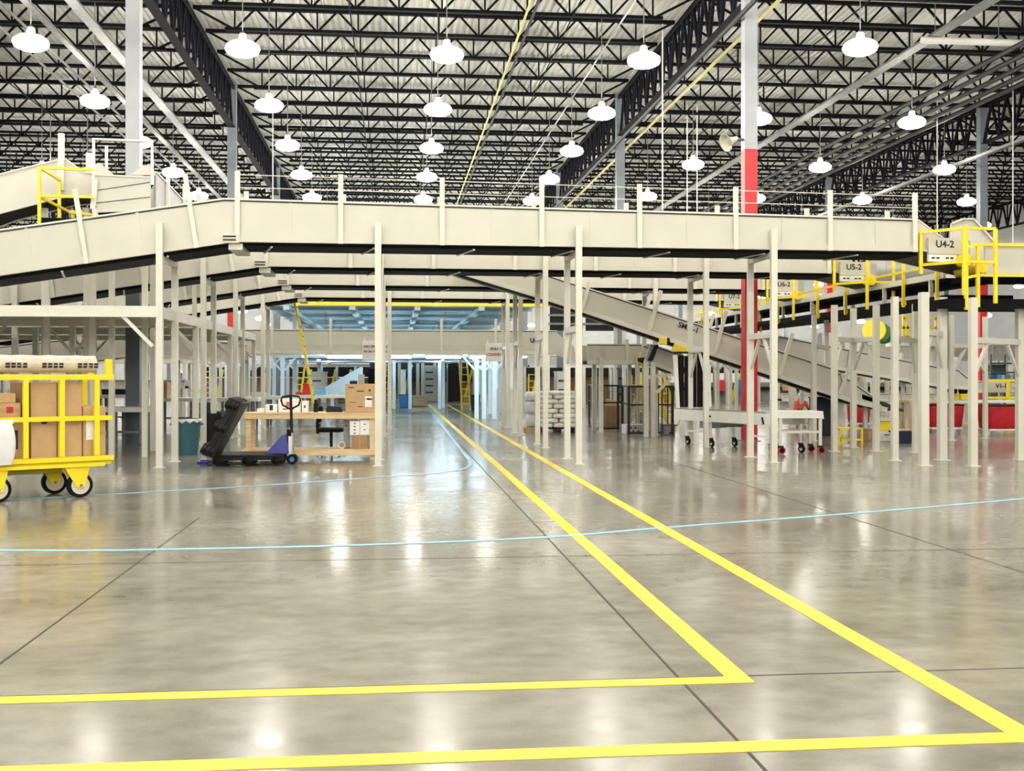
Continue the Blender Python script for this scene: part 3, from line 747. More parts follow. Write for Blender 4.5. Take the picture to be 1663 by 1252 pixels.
for q, tp, dy in ((101, 218, -.06), (120, 231, 1.1)): MB().beam(P(q, 310, Yu) + Vector((0, dy, 0)), P(q, tp, Yu) + Vector((0, dy, 0)), .10).build('tall_upright', creamd, t)
for q in (-40, 60, 130): 
    MB().beam(Vector((PX(q, Yu), Yu + .5, 0)), Vector((PX(q, Yu), Yu + .5, P(q, 332 if q > 0 else 362, Yu).z)), .11).build('support_post', creamd, t)
Yv = 22.2
t = thing('transfer_box', 'cream boxed transfer chute at upper left with white tube arch above it', 'conveyor chute', (P(200, 310, Yv).x, Yv, 4))
bx = [(153, 318), (158, 345), (244, 342), (244, 288), (153, 284)]
MB().prism([P(x, y, Yv) for x, y in bx], (0, .05, 0)).build('front_panel', cream, t)
MB().prism([P(x, y, Yv) + Vector((0, 1.4, 0)) for x, y in bx], (0, .05, 0)).build('rear_panel', cream, t)
MB().prism([P(158, 347, Yv) + Vector((0, .05, 0)), P(244, 344, Yv) + Vector((0, .05, 0)), P(244, 340, Yv) + Vector((0, .05, 0)), P(158, 343, Yv) + Vector((0, .05, 0))], (0, 1.3, 0)).build('belt_underside', belt, t)
for a, b in (((153, 310), (244, 296)), ((153, 330), (244, 320))): MB().beam(P(*a, Yv) - Vector((0, .004, 0)), P(*b, Yv) - Vector((0, .004, 0)), .012, .018, up=(0, 1, 0)).build('sheet_fold', edge, t)
MB().prism([P(153, 284, Yv), P(153, 266, Yv), P(163, 265, Yv), P(184, 283, Yv)], (0, .05, 0)).build('left_wing', cream, t)
MB().prism([P(212, 284, Yv), P(233, 268, Yv), P(246, 268, Yv), P(252, 284, Yv)], (0, .05, 0)).build('right_wing', cream, t)
MB().beam(P(153, 284, Yv), P(244, 288, Yv), .05, .03).build('top_lip', creamd, t)
ar = MB().tube([P(152, 345, Yv), P(152, 226, Yv), P(247, 230, Yv), P(247, 300, Yv)], .035, 8); ar.build('tube_arch', white, t)
MB().tube([P(162, 286, Yv) + Vector((0, .5, 0)), P(162, 228, Yv) + Vector((0, .5, 0))], .03, 8).build('tube_upright', white, t)
MB().beam(P(152, 340, Yv) - Vector((0, .06, 0)), P(146, 250, Yv) - Vector((0, .06, 0)) + Vector((.12, 0, -.5)), .09, .05, up=(0, 1, 0)).build('end_upright', creamd, t)
for q in (170, 225): MB().box(PX(q, Yv) - .05, PX(q, Yv) + .05, Yv + .5, Yv + .6, 0, P(q, 342, Yv).z).build('support_post', creamd, t)
# chute receding from it
xs = P(249, 290, 22.4).x
t = thing('receding_chute', 'cream side panel with uprights receding behind the upper left transfer chute', 'conveyor', (xs, 25, 4))
za, zb_ = P(249, 281, 22.4).z, P(249, 352, 22.4).z
for dx, nm in ((0, 'right_side_panel'), (-.95, 'left_side_panel')):
    MB().prism([(xs + dx, 22.4, zb_), (xs + dx, 31, zb_ - .2), (xs + dx, 31, za - .35), (xs + dx, 22.4, za)], (.05, 0, 0)).build(nm, greyp, t)
MB().prism([(xs - .9, 22.4, zb_ + .02), (xs - .9, 31, zb_ - .18), (xs - .9, 31, zb_ - .08), (xs - .9, 22.4, zb_ + .12)], (.9, 0, 0)).build('belt_underside', belt, t)
MB().beam((xs + .02, 22.4, za + .02), (xs + .02, 31, za - .33), .1, .03).build('top_lip', creamd, t)
for y in (23.4, 25.2, 27.0, 28.8, 30.6): MB().box(xs + .05, xs + .11, y - .045, y + .045, zb_ - .1, za + .25).build('guard_upright', creamd, t)
for y in (24.5, 29.5):
    MB().box(xs - .5, xs - .4, y, y + .1, 0, zb_ - .05).build('support_post', creamd, t)
Yy = 22.0
c = thing('guard_cage', 'yellow tube guard cage at the upper left in front of the climbing conveyor', 'guard rail', P(60, 365, Yy), 'yellow guard cages')
for q, tp, lo_, dy in ((64, 271, 372, 0), (76, 280, 366, .8)):
    MB().beam(P(q, lo_, Yy) + Vector((0, dy, 0)), P(q, tp, Yy) + Vector((0, dy, 0)), .055).build('stanchion', yellow, c)
for (a, b) in (((62, 272), (152, 276)), ((64, 318), (152, 320))):
    MB().beam(P(*a, Yy), P(*b, Yy), .05).build('rail', yellow, c)
for (a, b) in (((64, 272), (78, 281)), ((64, 319), (92, 334))):
    MB().beam(P(*a, Yy), P(*b, Yy) + Vector((0, .8, 0)), .045).build('rail', yellow, c)
MB().beam(P(92, 334, Yy) + Vector((0, .8, 0)), P(152, 341, Yy) + Vector((0, .8, 0)), .05).build('rail', yellow, c)
for q in (97, 110): MB().beam(P(q, 365, Yy) + Vector((0, .9, 0)), P(q, 330, Yy) + Vector((0, .9, 0)), .06).build('short_stanchion', yellow, c)
pl = thing('walkway_platform', 'black walkway platform floor under the yellow cage at upper left', 'platform', P(110, 360, 22.6))
MB().box(PX(68, 22.2), PX(155, 22.2), 22.1, 23.0, P(110, 366, 22.2).z, P(110, 355, 22.2).z).build('deck', belt, pl)
for q in (75, 150): MB().box(PX(q, 22.6) - .05, PX(q, 22.6) + .05, 22.6, 22.7, 0, P(110, 366, 22.2).z).build('support_post', creamd, pl)

# ================================================================ centre background: mezzanine, low deck, added cool tubes
Ym = 46.0; zs = PZ(640, 499, Ym); xl, xr = PX(415, Ym), PX(880, Ym)
t = thing('mezzanine', 'mezzanine with pale blue underside behind the yellow crane beam, far centre', 'mezzanine', (0, Ym, zs))
MB().box(xl, xr, Ym, 84, zs + .25, zs + .4).build('deck', skyblue, t)
for j in range(14):
    y = Ym + .6 + j * 2.8; MB().box(xl, xr, y - .07, y + .07, zs + .05, zs + .25).build('soffit_joist', skyblue, t)
for x in (xl + 1.2, xl + 3.8, xl + 6.4, xl + 9.0):
    MB().box(x - .12, x + .12, Ym, 84, zs - .12, zs + .05).build('soffit_beam', skyblue, t)
for x in (xl + 1.2, xr - 1.0):
    for y in (50, 66, 82): MB().box(x - .1, x + .1, y - .1, y + .1, 0, zs - .12).build('support_post', palepost, t)
tag(MB().box(PX(478, 45), PX(895, 45), 44.8, 45.0, PZ(640, 497, 45), PZ(640, 486, 45)).build('crane_beam', yellow), 'long yellow crane beam below the farthest overhead conveyor', 'beam')
for j, x in enumerate((xl + 2.5, xl + 5.1, xl + 7.7)):  # tubes added to brighten the soffit
    for i, y in enumerate((50, 57, 64, 71)):
        t = thing('added_tube_lamp', 'added cool tube lamp under the blue mezzanine, %s row from left, %s from front' % (ORD[j], ORD[i]), 'lamp', (x, y, 3.2), 'added cool tube lamps')
        MB().box(x - .02, x + .02, y - .75, y + .75, 3.26, 3.30).build('fitting', white, t); MB().cyl((x, y - .72, 3.2), (x, y + .72, 3.2), .05, 8).build('tube', coollens, t)
        for dy in (-.5, .5): MB().cyl((x, y + dy, 3.3), (x, y + dy, zs + .06), .008, 5).build('hanger', galv, t)
zl = 2.30; yl0, yl1 = 40.6, 66
t = thing('aisle_deck', 'low flat deck over the far aisle, pale edge and dark underside', 'deck', (0, yl0, zl), 'far decks')
xa, xb = PX(415, 41), PX(875, 41)
MB().box(xa, xb, yl0, yl1, zl + .12, zl + .2).build('deck_plate', pipem, t)
for j in range(6):
    y = yl0 + .1 + j * 4.9; MB().box(xa, xb, y - .1, y + .1, zl - .05, zl + .12).build('edge_beam', palepost, t)
for q, base in ((640, 664), (666, 664), (714, 664), (720, 662), (774, 680), (786, 680), (796, 672), (803, 680), (812, 671), (396, 672), (403, 676), (428, 668), (445, 672), (459, 674), (467, 668)):
    g = G(q, base); MB().box(g.x - .075, g.x + .075, g.y - .075, g.y + .075, 0, zl - .05 if g.y < yl1 else zl).build('support_post', palepost, t)
for q, base in ((774, 680), (786, 680), (803, 680), (403, 676), (459, 674)):
    g = G(q, base)
    for s in (-1, 1): MB().beam((g.x + s * .05, g.y, zl - .55), (g.x + s * .5, g.y, zl - .05), .07).build('knee_brace', palepost, t)
for j, x in enumerate((-3.4, -.6, 2.2, 5.0)):  # tubes added to light the aisle floor below
    for i, y in enumerate((44, 52, 60)):
        t = thing('added_tube_lamp', 'added cool tube lamp under the low aisle deck, %s row from left, %s from front' % (ORD[j], ORD[i]), 'lamp', (x, y, zl), 'added cool tube lamps')
        MB().box(x - .06, x + .06, y - .75, y + .75, zl + .02, zl + .12).build('fitting', white, t); MB().cyl((x, y - .7, zl - .015), (x, y + .7, zl - .015), .05, 8).build('tube', coollens, t)

# hanging signs
def sign(label, x0, x1, y0, y1, Y, lines):
    a, b = P(x0, y1, Y), P(x1, y0, Y)
    t = thing('hanging_sign', label, 'sign', (a.x, Y, a.z), 'hanging signs')
    MB().box(a.x, b.x, Y, Y + .02, a.z, b.z).build('board', signm, t)
    for s_, px, py, sz, m in lines:
        p = P(px, py, Y); lettering('lettering', s_, sz, m, t, (p.x, Y - .003, p.z), bold=.03, align='LEFT')
    for x in (a.x + .08, b.x - .08): MB().box(x - .02, x + .02, Y + .002, Y + .022, b.z - .03, b.z + .10).build('hanging_clip', white, t)
    return t
sign('white hanging sign reading NO SWINGING FROM HANDRAILS, half hidden by a post', 588, 634, 553, 586, Y8 - .062, (('NO SWINGING', 591, 563, .122, inkm), ('FROM HANDRAILS', 590.5, 571, .103, redink)))
sign('white hanging sign reading STAY OFF CONVEYORS at the right of the aisle', 788, 838, 557, 587, Y8 - .062, (('STAY OFF', 796, 567, .128, inkm), ('CONVEYORS', 790.5, 576, .132, redink)))

# far lamps: hidden high rows added to brighten the back wall, then lower ones
for x in range(-36, 57, 6):
    for y in (94, 109):
        lamp(x, y, 'added high bay lamp brightening the back wall, %s row, %s from the left' % ('nearer' if y == 94 else 'rear', ORD[(x + 36) // 6]))
far = [(x, y) for x in (14, 20, 26, 32, 38, 44, 50) for y in (92, 104, 116)] + [(x, y) for x in (-12, -18, -24, -30) for y in (92, 104, 116)] + [(x, 100) for x in (-5, 2, 8)]
for i, (x, y) in enumerate(far):
    c_ = copy_tree(lm, (x, y, 6.6), 'low lamp far at the back of the hall, %s of its %s row' % (ORD[i // 3 if y != 100 else i - 33], {92: 'nearer', 104: 'middle', 116: 'rear', 100: 'mezzanine'}[y]))
    c_['group'] = 'low lamps at the far back'
    for ch in c_.children:
        if ch.name.startswith('hanger'): bpy.data.objects.remove(ch)
    MB().cyl((x, y, 6.99), (x, y, 12.27), .012, 5)
    h = MB().cyl((0, 0, .39), (0, 0, 5.66), .012, 5); o = bpy.data.objects.new('hanger', h.mesh('hanger', galv)); COL.objects.link(o); o.parent = c_

# ================================================================ yellow cage cart with its load
cc = G(184, 748, .46); CR = R(33)
def L2W(x, y, z): return Vector((cc.x + math.cos(CR)*x - math.sin(CR)*y, cc.y + math.sin(CR)*x + math.cos(CR)*y, z))
t = thing('cage_cart', 'yellow steel cage cart on big casters, loaded with boxes, at the left edge', 'cart', (cc.x, cc.y, 0), rz=CR)
CL, CW_ = 2.7, .78
dk = MB().box(-CL, -.02, .02, CW_, .42, .47).build('deck', yellow, t)
for y in (0, CW_): MB().box(-CL, 0, y - .03, y + .03, .475, .535).build('bottom_rail', yellow, t)
MB().box(-CL + .05, -.12, -.03, .0, .40, .445).build('skirt_rail', yellow, t)
for y in (0, CW_):
    MB().box(-CL, -.02, y - .025, y + .025, 1.00, 1.06).build('middle_rail', yellow, t)
    MB().box(-CL, 0, y - .03, y + .03, 1.53, 1.60).build('top_rail', yellow, t)
    for x in ((-.22, -.665, -1.11, -1.555, -2.0) if y == 0 else (-.12, -.86, -1.98)):
        MB().box(x - .032, x + .032, y - .03, y + .03, .54, 1.53).build('upright_bar', yellow, t)
MB().box(-.05, .0, .03, CW_ - .03, 1.53, 1.60).build('end_rail', yellow, t)
MB().box(-.10, -.02, -.03, .04, 1.60, 1.80).build('corner_stake', yellow, t); MB().box(-.08, -.03, CW_ - .05, CW_ + .02, 1.60, 1.78).build('corner_stake', yellow, t)
for x, y in ((-.42, .06), (-.54, CW_ - .06), (-1.43, .06), (-1.43, CW_ - .06)):
    f = MB()
    for dy in (-.055, .055): f.prism([(x - .22, y + dy - .006, .42), (x + .12, y + dy - .006, .42), (x + .05, y + dy - .006, .13), (x - .05, y + dy - .006, .13)], (0, .012, 0))
    fk = f.build('caster_fork', yellow, t)
    wl = MB(); wl.cyl((x, y - .04, .16), (x, y + .04, .16), .16, 28); w_ = wl.build('wheel', blackr, t)
    MB().cyl((x, y - .044, .16), (x, y + .044, .16), .118, 24).build('wheel_core', hub, w_); MB().cyl((x, y - .07, .16), (x, y + .07, .16), .022, 10).build('axle', chrome, w_)
MB().cyl((-1.42, CW_/2, .34), (-.55, CW_/2, .34), .035, 10).build('tow_bar', ygas, t)
def cbox(label, x0, x1, y0, y1, z0, z1, m=card, group='boxes on the cage cart', marks=(), flap=True):
    b = thing('cardboard_box', label, 'box', L2W((x0+x1)/2, (y0+y1)/2, z0), group, rz=CR); hx, hy, hz = (x1-x0)/2, (y1-y0)/2, z1 - z0
    MB().box(-hx, hx, -hy, hy, 0, hz).build('carton', m, b, bevel=.006)
    if flap:
        MB().box(-hx - .002, hx + .002, -hy - .003, -hy, hz*.46, hz*.46 + .05).build('tape_band', tapem, b)
        MB().box(-.03, .03, -hy - .003, hy + .003, hz, hz + .002).build('top_tape', tapem, b)
    for (mx, mz, w_, h_, mm, nm) in marks: MB().box(mx - w_/2, mx + w_/2, -hy - .005, -hy - .001, mz - h_/2, mz + h_/2).build(nm, mm, b)
    return b
cbox('tall brown carton in the middle of the yellow cart', -1.02, -.70, .08, .66, .475, 1.50, marks=((0, .52, .07, .06, inkm, 'printed_mark'),))
cbox('tall brown carton beside the middle one on the yellow cart', -.69, -.38, .08, .66, .475, 1.50)
cbox('shorter brown carton with a white label at the right end of the cart', -.37, -.08, .06, .66, .475, 1.18, marks=((-.03, .40, .16, .26, paper, 'white_label'),))
cbox('brown carton with slanted black script at the left of the cart', -1.52, -1.12, .09, .66, .475, 1.02, marks=((.12, .3, .05, .24, inkm, 'script'),))
cbox('small carton with a red sticker stacked at the left of the cart', -1.50, -1.14, .10, .60, 1.022, 1.24, marks=((.05, .13, .08, .08, redink, 'red_sticker'),), m=card)
cbox('flat brown carton on top of the left stack in the cart', -2.1, -1.20, .10, .62, 1.242, 1.36, flap=False)
cbox('dark brown carton standing behind the left stack in the cart', -1.105, -1.03, .12, .70, .475, 1.50, m=cardd, flap=False)
rl = thing('wrapped_roll', 'long plastic-wrapped roll with black print lying on top of the yellow cart', 'roll', L2W(-1.4, .30, 1.62), rz=CR)
mb = MB(); pts = [(-1.35 + 2.6 * i / 22, 0.0 + .006 * math.sin(i * 1.7), .115 + .004 * math.sin(i * 2.3)) for i in range(23)]
mb.tube(pts, .115, 18); rb = mb.build('roll_body', rollm, rl)
for sx in (-1.0, -.55, .1, .55, 1.0):
    for i in range(4):
        pm = MB(); a0 = R(205)
        for rr in range(2):
            a1 = a0 - R(18) * rr
            pts2 = []
            for aa in (a1, a1 - R(14)): pts2.append((math.cos(aa) * .1205, .115 + 0 * aa - math.sin(aa) * -.1205))
            (ya, za_), (yb, zb2) = pts2
            pm.add([(sx + i*.07, ya, za_), (sx + i*.07 + .055, ya, za_), (sx + i*.07 + .055, yb, zb2), (sx + i*.07, yb, zb2)], [(0, 1, 2, 3)])
        pm.build('printed_block', inkm, rl)
MB().box(-2.0, -.15, .12, .14, 1.60, 1.602)
bg = thing('white_mailing_bag', 'white plastic mailing bag wedged in the left of the yellow cart', 'bag', L2W(-1.40, -.09, .475), rz=CR)
mb = MB(); ring = []
for i in range(9):
    z = .06 + .52 * i / 8; wx = .15 * (math.sin(math.pi * (.14 + .72 * i / 8)) ** .45); wy = .05 * (math.sin(math.pi * (.1 + .8 * i / 8)) ** .6); ring.append((z, wx, wy))
vs, fs = [], []
for z, wx, wy in ring:
    for k in range(14): a = 2*math.pi*k/14; vs.append((wx*math.copysign(abs(math.cos(a))**.6, math.cos(a)), wy*math.sin(a), z - .06))
for i in range(8):
    for k in range(14): k2 = (k+1) % 14; fs.append((i*14+k, i*14+k2, (i+1)*14+k2, (i+1)*14+k))
fs += [tuple(range(13, -1, -1)), tuple(8*14+k for k in range(14))]
mb.add(vs, fs).build('bag_body', bagm, bg); MB().box(-.12, .12, -.01, .01, .51, .56).build('sealed_flap', bagm, bg)

# ================================================================ trash bins
def bin_(px, base, r, h, m, label, name='trash_bin', liner=None, cat='bin', sq=False):
    g = G(px, base); g.y += r; t = thing(name, label, cat, (g.x, g.y, 0), 'bins on the floor')
    if sq:
        b = MB(); b.prism([(g.x - r*.85, g.y - r*.7, 0), (g.x + r*.85, g.y - r*.7, 0), (g.x + r*.85, g.y + r*.7, 0), (g.x - r*.85, g.y + r*.7, 0)], (0, 0, h)); 
        for i in range(4, 8): b.v[i] = Vector((g.x + (b.v[i].x - g.x) * 1.15, g.y + (b.v[i].y - g.y) * 1.15, b.v[i].z))
        b.build('body', m, t, bevel=.02)
        MB().box(g.x - r*1.02, g.x + r*1.02, g.y - r*.85, g.y + r*.85, h, h + .03).build('rim', liner or m, t)
    else:
        MB().lathe([(r*.78, 0), (r*.95, h*.92), (r*.95, h*.93), (r*.90, h*.93), (r*.72, .02)], (g.x, g.y, 0), 24).build('body', m, t)
        MB().lathe([(r*.95, h*.92), (r*1.0, h*.92), (r*1.0, h), (r*.92, h), (r*.92, h*.92)], (g.x, g.y, 0), 24).build('rim', liner or m, t)
        for s in (-1, 1): MB().box(g.x + s*r*1.0 - .03, g.x + s*r*1.0 + .03, g.y - .07, g.y + .07, h*.84, h*.9).build('handle', m, t)
    return t, g
t, g = bin_(299, 740, .285, .70, teal, 'teal round trash bin with white liner, nearest, left of the black pallets')
mb = MB()
for i in range(26):
    a = 2*math.pi*i/26; a2 = 2*math.pi*(i+1)/26; r = .30 + .02*math.sin(i*2.1)
    mb.add([(g.x + .25*math.cos(a), g.y + .25*math.sin(a), .72), (g.x + .25*math.cos(a2), g.y + .25*math.sin(a2), .72), (g.x + .31*math.cos(a2), g.y + .31*math.sin(a2), .70 + .02*math.sin((i+1)*1.7)), (g.x + .31*math.cos(a), g.y + .31*math.sin(a), .70 + .02*math.sin(i*1.7)),
             (g.x + .31*math.cos(a2), g.y + .31*math.sin(a2), .66 + .025*math.sin((i+1)*2.9)), (g.x + .31*math.cos(a), g.y + .31*math.sin(a), .66 + .025*math.sin(i*2.9))], [(0, 1, 2, 3), (3, 2, 4, 5)])
mb.build('bag_liner', bagm, t)
bin_(338, 726, .27, .74, blackp, 'black round trash bin standing behind the teal one')
bin_(356, 716, .27, .70, teal, 'teal round trash bin behind the leaning black pallet')
bin_(334, 690, .27, .70, teal, 'teal round trash bin farther back, by the left tables')
t, g = bin_(656, 662, .24, .60, bluet, 'small blue waste bin with black liner far down the aisle', sq=True, liner=blackp)
bin_(772, 667, .22, .68, navyd, 'dark navy bin far down the aisle right side', sq=True)
bin_(1343, 707, .30, .98, navyd, 'tall dark navy bin beside the roller table', sq=True)

# ================================================================ pallet jack, pallets
jz = R(4)
def plastic_pallet(name, label, loc, rot, grp):
    o = bpy.data.objects.new(name, None); COL.objects.link(o); o.location = loc; o.rotation_euler = rot; WORLD[o.name] = Vector(); tag(o, label, 'pallet', grp)
    if abs(rot[1]) > .1 or abs(rot[0]) > .1: o.scale = (.86, 1, 1)
    mb = MB(); mb.box(-.6, .6, -.5, .5, .13, .165)
    mb.build('deck', blackp, o, bevel=.006)
    for x in (-.5, 0, .5):
        for y in (-.4, 0, .4):
            f = MB(); f.lathe([(.105, 0), (.12, .02), (.125, .13)], (x, y, 0), 10); fo = f.build('foot', blackp, o)
            MB().lathe([(.13, .055), (.135, .06), (.135, .075), (.13, .08)], (x, y, 0), 10).build('foot_ring', blackp, fo)
    for y in (-.47, -.2, .2, .47): MB().box(-.6, .6, y - .012, y + .012, .07, .13).build('rib', blackp, o)
    for x in (-.57, -.25, .25, .57): MB().box(x - .012, x + .012, -.5, .5, .075, .13).build('rib', blackp, o)
    return o
gj = G(402, 757); pc = Vector((gj.x, gj.y + .42, .035))
plastic_pallet('plastic_pallet', 'black plastic pallet lying flat on the blue pallet jack', pc, (0, 0, R(3)), 'black plastic pallets')
# leaning pallets: local z points to the left and up, so the feet face left
for i in range(2):
    base = P(333, 741, 20.0) + Vector((.075 * i, 0, -.02 * i))
    M = Matrix.Rotation(R(-62), 4, 'Y')      # long side climbs to the right
    cen = base + M @ Vector((.52, 0, 0)) + Vector((-.02, 0, .10))
    plastic_pallet('plastic_pallet', ('black plastic pallet leaning beside the pallet jack, its feet pointing left', 'black plastic pallet nested on the deck side of the leaning one')[i], tuple(cen), (M @ Matrix.Rotation(math.pi, 4, 'X')).to_euler(), 'black plastic pallets')
pj = thing('pallet_jack', 'blue pallet jack with tall black handle in front of the timber bench', 'pallet jack', (gj.x, gj.y + .42, 0))
xh = PX(472, gj.y + .4); yj = gj.y + .42
for s in (-1, 1):
    MB().box(xh - 1.42, xh - .15, yj + s*.19 - .07, yj + s*.19 + .07, .02, .033).build('fork', blackp, pj)
    MB().prism([(xh - 1.60, yj + s*.19 - .05, .02), (xh - 1.42, yj + s*.19 - .07, .02), (xh - 1.42, yj + s*.19 + .07, .02), (xh - 1.60, yj + s*.19 + .05, .02)], (0, 0, .05)).build('fork_tip', bluep, pj)
    MB().cyl((xh - 1.3, yj + s*.19 - .05, .012), (xh - 1.3, yj + s*.19 + .05, .012), .012, 12).build('load_roller', greyp, pj)
MB().prism([(xh - .42, yj - .26, .20), (xh - .02, yj - .26, .20), (xh - .06, yj - .16, .52), (xh - .14, yj - .16, .52)], (0, .52, 0)).build('blue_body', bluep, pj, bevel=.01)
MB().box(xh - .03, xh + .02, yj - .11, yj + .11, .18, .50).build('warning_plate', signm, pj)
MB().cyl((xh + .02, yj, .02), (xh + .02, yj, .56), .045, 14).build('pump', chrome, pj)
for s in (-1, 1):
    w_ = MB().cyl((xh + .03, yj + s*.06, .09), (xh + .03, yj + s*.12, .09), .09, 20).build('steer_wheel', blackr, pj); MB().cyl((xh + .03, yj + s*.055, .09), (xh + .03, yj + s*.125, .09), .045, 14).build('wheel_core', bluet, w_)
hs = MB(); hs.tube([(xh + .02, yj, .50), (xh, yj, 1.22)], .024, 10); hs.tube([(xh - .02, yj - .01, .5), (xh - .02, yj - .01, .62)], .05, 8); hs.build('handle_shaft', blackp, pj)
hl = MB(); hl.tube([(xh, yj, .98), (xh - .14, yj, 1.05), (xh - .17, yj, 1.14), (xh - .15, yj, 1.20), (xh, yj, 1.225), (xh + .15, yj, 1.20), (xh + .17, yj, 1.14), (xh + .14, yj, 1.05), (xh, yj, .98)], .017, 8); hl.build('handle_loop', blackp, pj)
MB().tube([(xh + .0, yj - .02, 1.20), (xh - .13, yj - .03, 1.19), (xh - .17, yj - .04, 1.17)], .011, 6).build('release_lever', blackp, pj)

# ================================================================ timber bench and what is on it
Yb = 21.35; bx0, bx1 = PX(397, Yb), PX(611, Yb); bd = .72
t = thing('work_bench', 'pale pine workbench with a lower shelf behind the pallet jack', 'workbench', (bx0, Yb, 0))
MB().box(bx0, bx1, Yb, Yb + .04, .78, .87).build('front_apron', wood, t); MB().box(bx0, bx1, Yb + bd - .04, Yb + bd, .78, .87).build('rear_apron', wood, t)
MB().box(bx0 - .01, bx1 + .01, Yb - .01, Yb + bd + .01, .87, .89).build('top_board', wood, t)
MB().box(bx0 - .06, bx1, Yb - .02, Yb + .02, .10, .19).build('front_shelf_rail', wood, t); MB().box(bx0, bx1, Yb + bd - .04, Yb + bd, .10, .19).build('rear_shelf_rail', wood, t)
MB().box(bx0 - .06, bx1, Yb - .02, Yb + bd, .19, .21).build('lower_shelf', wood, t)
for x in (bx0 + .02, bx1 - .12):
    for y in (Yb + .045, Yb + bd - .135):
        MB().box(x, x + .09, y, y + .09, 0, .78).build('leg', wood, t)
def bench_box(name, label, px0, px1, z0, z1, m, y0, y1, marks=(), cat='box', grp=None):
    x0, x1 = PX(px0, Yb + y0), PX(px1, Yb + y0); b = thing(name, label, cat, ((x0+x1)/2, Yb + y0, z0), grp)
    MB().box(x0, x1, Yb + y0, Yb + y1, z0, z1).build('body', m, b, bevel=.005)
    for (a, c1, w_, h_, mm, nm) in marks:
        xx = x0 + (x1 - x0) * a; zz = z0 + (z1 - z0) * c1; MB().box(xx - w_/2, xx + w_/2, Yb + y0 - .004, Yb + y0, zz - h_/2, zz + h_/2).build(nm, mm, b)
    return b
bench_box('cardboard_box', 'large brown carton with a white shipping label on the bench top', 561, 609, .892, 1.42, card, .08, .58,
    ((.78, .38, .13, .20, paper, 'shipping_label'), (.80, .47, .10, .03, redink, 'label_bar'), (.2, .88, .10, .018, inkm, 'printed_mark'), (.5, .75, .14, .018, inkm, 'printed_mark'), (.82, .78, .03, .04, inkm, 'printed_mark'), (.5, .2, .10, .014, inkm, 'printed_mark'), (.25, .36, .14, .008, inkm, 'printed_mark')), grp='boxes on the bench')
bench_box('cardboard_box', 'pale carton with red print on the bench behind the jack handle', 452, 488, .892, 1.14, signm, .25, .6, ((.45, .6, .09, .09, pinkred, 'red_print'), (.45, .25, .2, .02, inkm, 'printed_mark')), grp='boxes on the bench')
bench_box('label_printer', 'small white printer with a dark slot at the left of the bench', 431, 450, .892, 1.04, paper, .2, .5, ((.5, .6, .06, .10, inkm, 'dark_slot'),), cat='printer')
bench_box('paper_stack', 'low stack of white paper at the left of the bench', 417, 430, .892, .96, paper, .3, .6, (), cat='paper')
bench_box('carton_file', 'pale narrow carton beside the dark thermos on the bench', 490, 500, .892, 1.10, signm, .3, .6, ((.5, .5, .03, .05, inkm, 'printed_mark'),), cat='box')
bench_box('monitor', 'grey flat panel standing on the big brown carton', 582, 592, 1.421, 1.60, greyp, .3, .34, (), cat='panel')
bench_box('small_device', 'small black device lying on top of the big brown carton', 568, 580, 1.421, 1.48, blackp, .2, .4, (), cat='device')
x = PX(513, Yb + .3); t = thing('thermos', 'black upright thermos standing on the bench', 'thermos', (x, Yb + .3, .89))
MB().lathe([(.04, .89), (.045, .9), (.045, 1.06)], (x, Yb + .3, 0), 14).build('flask', blackp, t); MB().lathe([(.03, 1.06), (.032, 1.12), (.02, 1.13)], (x, Yb + .3, 0), 12).build('cap', blackp, t)
x = PX(544, Yb + .3); t = thing('barcode_scanner', 'black handheld scanner and cradle on the bench left of the big carton', 'scanner', (x, Yb + .3, .89))
MB().prism([(x - .16, Yb + .25, .89), (x + .14, Yb + .25, .89), (x + .14, Yb + .25, .95), (x - .04, Yb + .25, .98), (x - .13, Yb + .25, 1.02), (x - .16, Yb + .25, .96)], (0, .12, 0)).build('cradle', blackp, t, bevel=.01); MB().cyl((x - .1, Yb + .31, .98), (x + .12, Yb + .31, .95), .03, 10).build('scanner_head', blackp, t)
def drawer_box(px0, px1, z0, z1, lab):
    b = bench_box('drawer_box', lab, px0, px1, z0, z1, paper, .05, .4, (), cat='drawer box', grp='white drawer boxes')
    return b
for i, (a, b_, z0, z1, lab) in enumerate(((568, 584, .47, .73, 'white box with black finger slots, left of two under the bench'), (584.5, 600, .47, .75, 'white box with black finger slots, right of two under the bench'))):
    d = drawer_box(a, b_, z0, z1, lab); x0, x1 = PX(a, Yb + .05), PX(b_, Yb + .05)
    for r_ in range(4 if i == 0 else 2):
        zz = z0 + .035 + r_ * .062 if i == 0 else z0 + .1 + r_ * .1; xx = (x0 + x1) / 2; MB().box(xx - .02, xx + .02, Yb + .045, Yb + .05, zz - .008, zz + .008).build('finger_slot', inkm, d)
bench_box('cardboard_box', 'brown carton on the bench lower shelf, under the white boxes', 571, 597, .212, .468, cardd, .05, .45, ((.5, .5, .02, .25, tapem, 'tape_band'),), grp='boxes on the bench')
bench_box('equipment_case', 'tall grey case standing on the lower shelf left of the white boxes', 558, 567, .212, .74, greyp, .3, .6, ((.5, .8, .04, .02, inkm, 'printed_mark'),), cat='case')
x = PX(555, Yb + .15); t = thing('tape_roll', 'tape roll standing on the lower bench shelf', 'tape roll', (x, Yb + .15, .21))
tr = MB(); N = 20; vs = []; fs = []
for k in range(N):
    a = 2*math.pi*k/N
    for r_, dy in ((.07, 0), (.07, .05), (.045, .05), (.045, 0)): vs.append((x + r_*math.cos(a), Yb + .13 + dy, .28 + r_*math.sin(a)))
for k in range(N):
    k2 = (k+1) % N
    for j in range(4): fs.append((k*4+j, k2*4+j, k2*4+(j+1) % 4, k*4+(j+1) % 4))
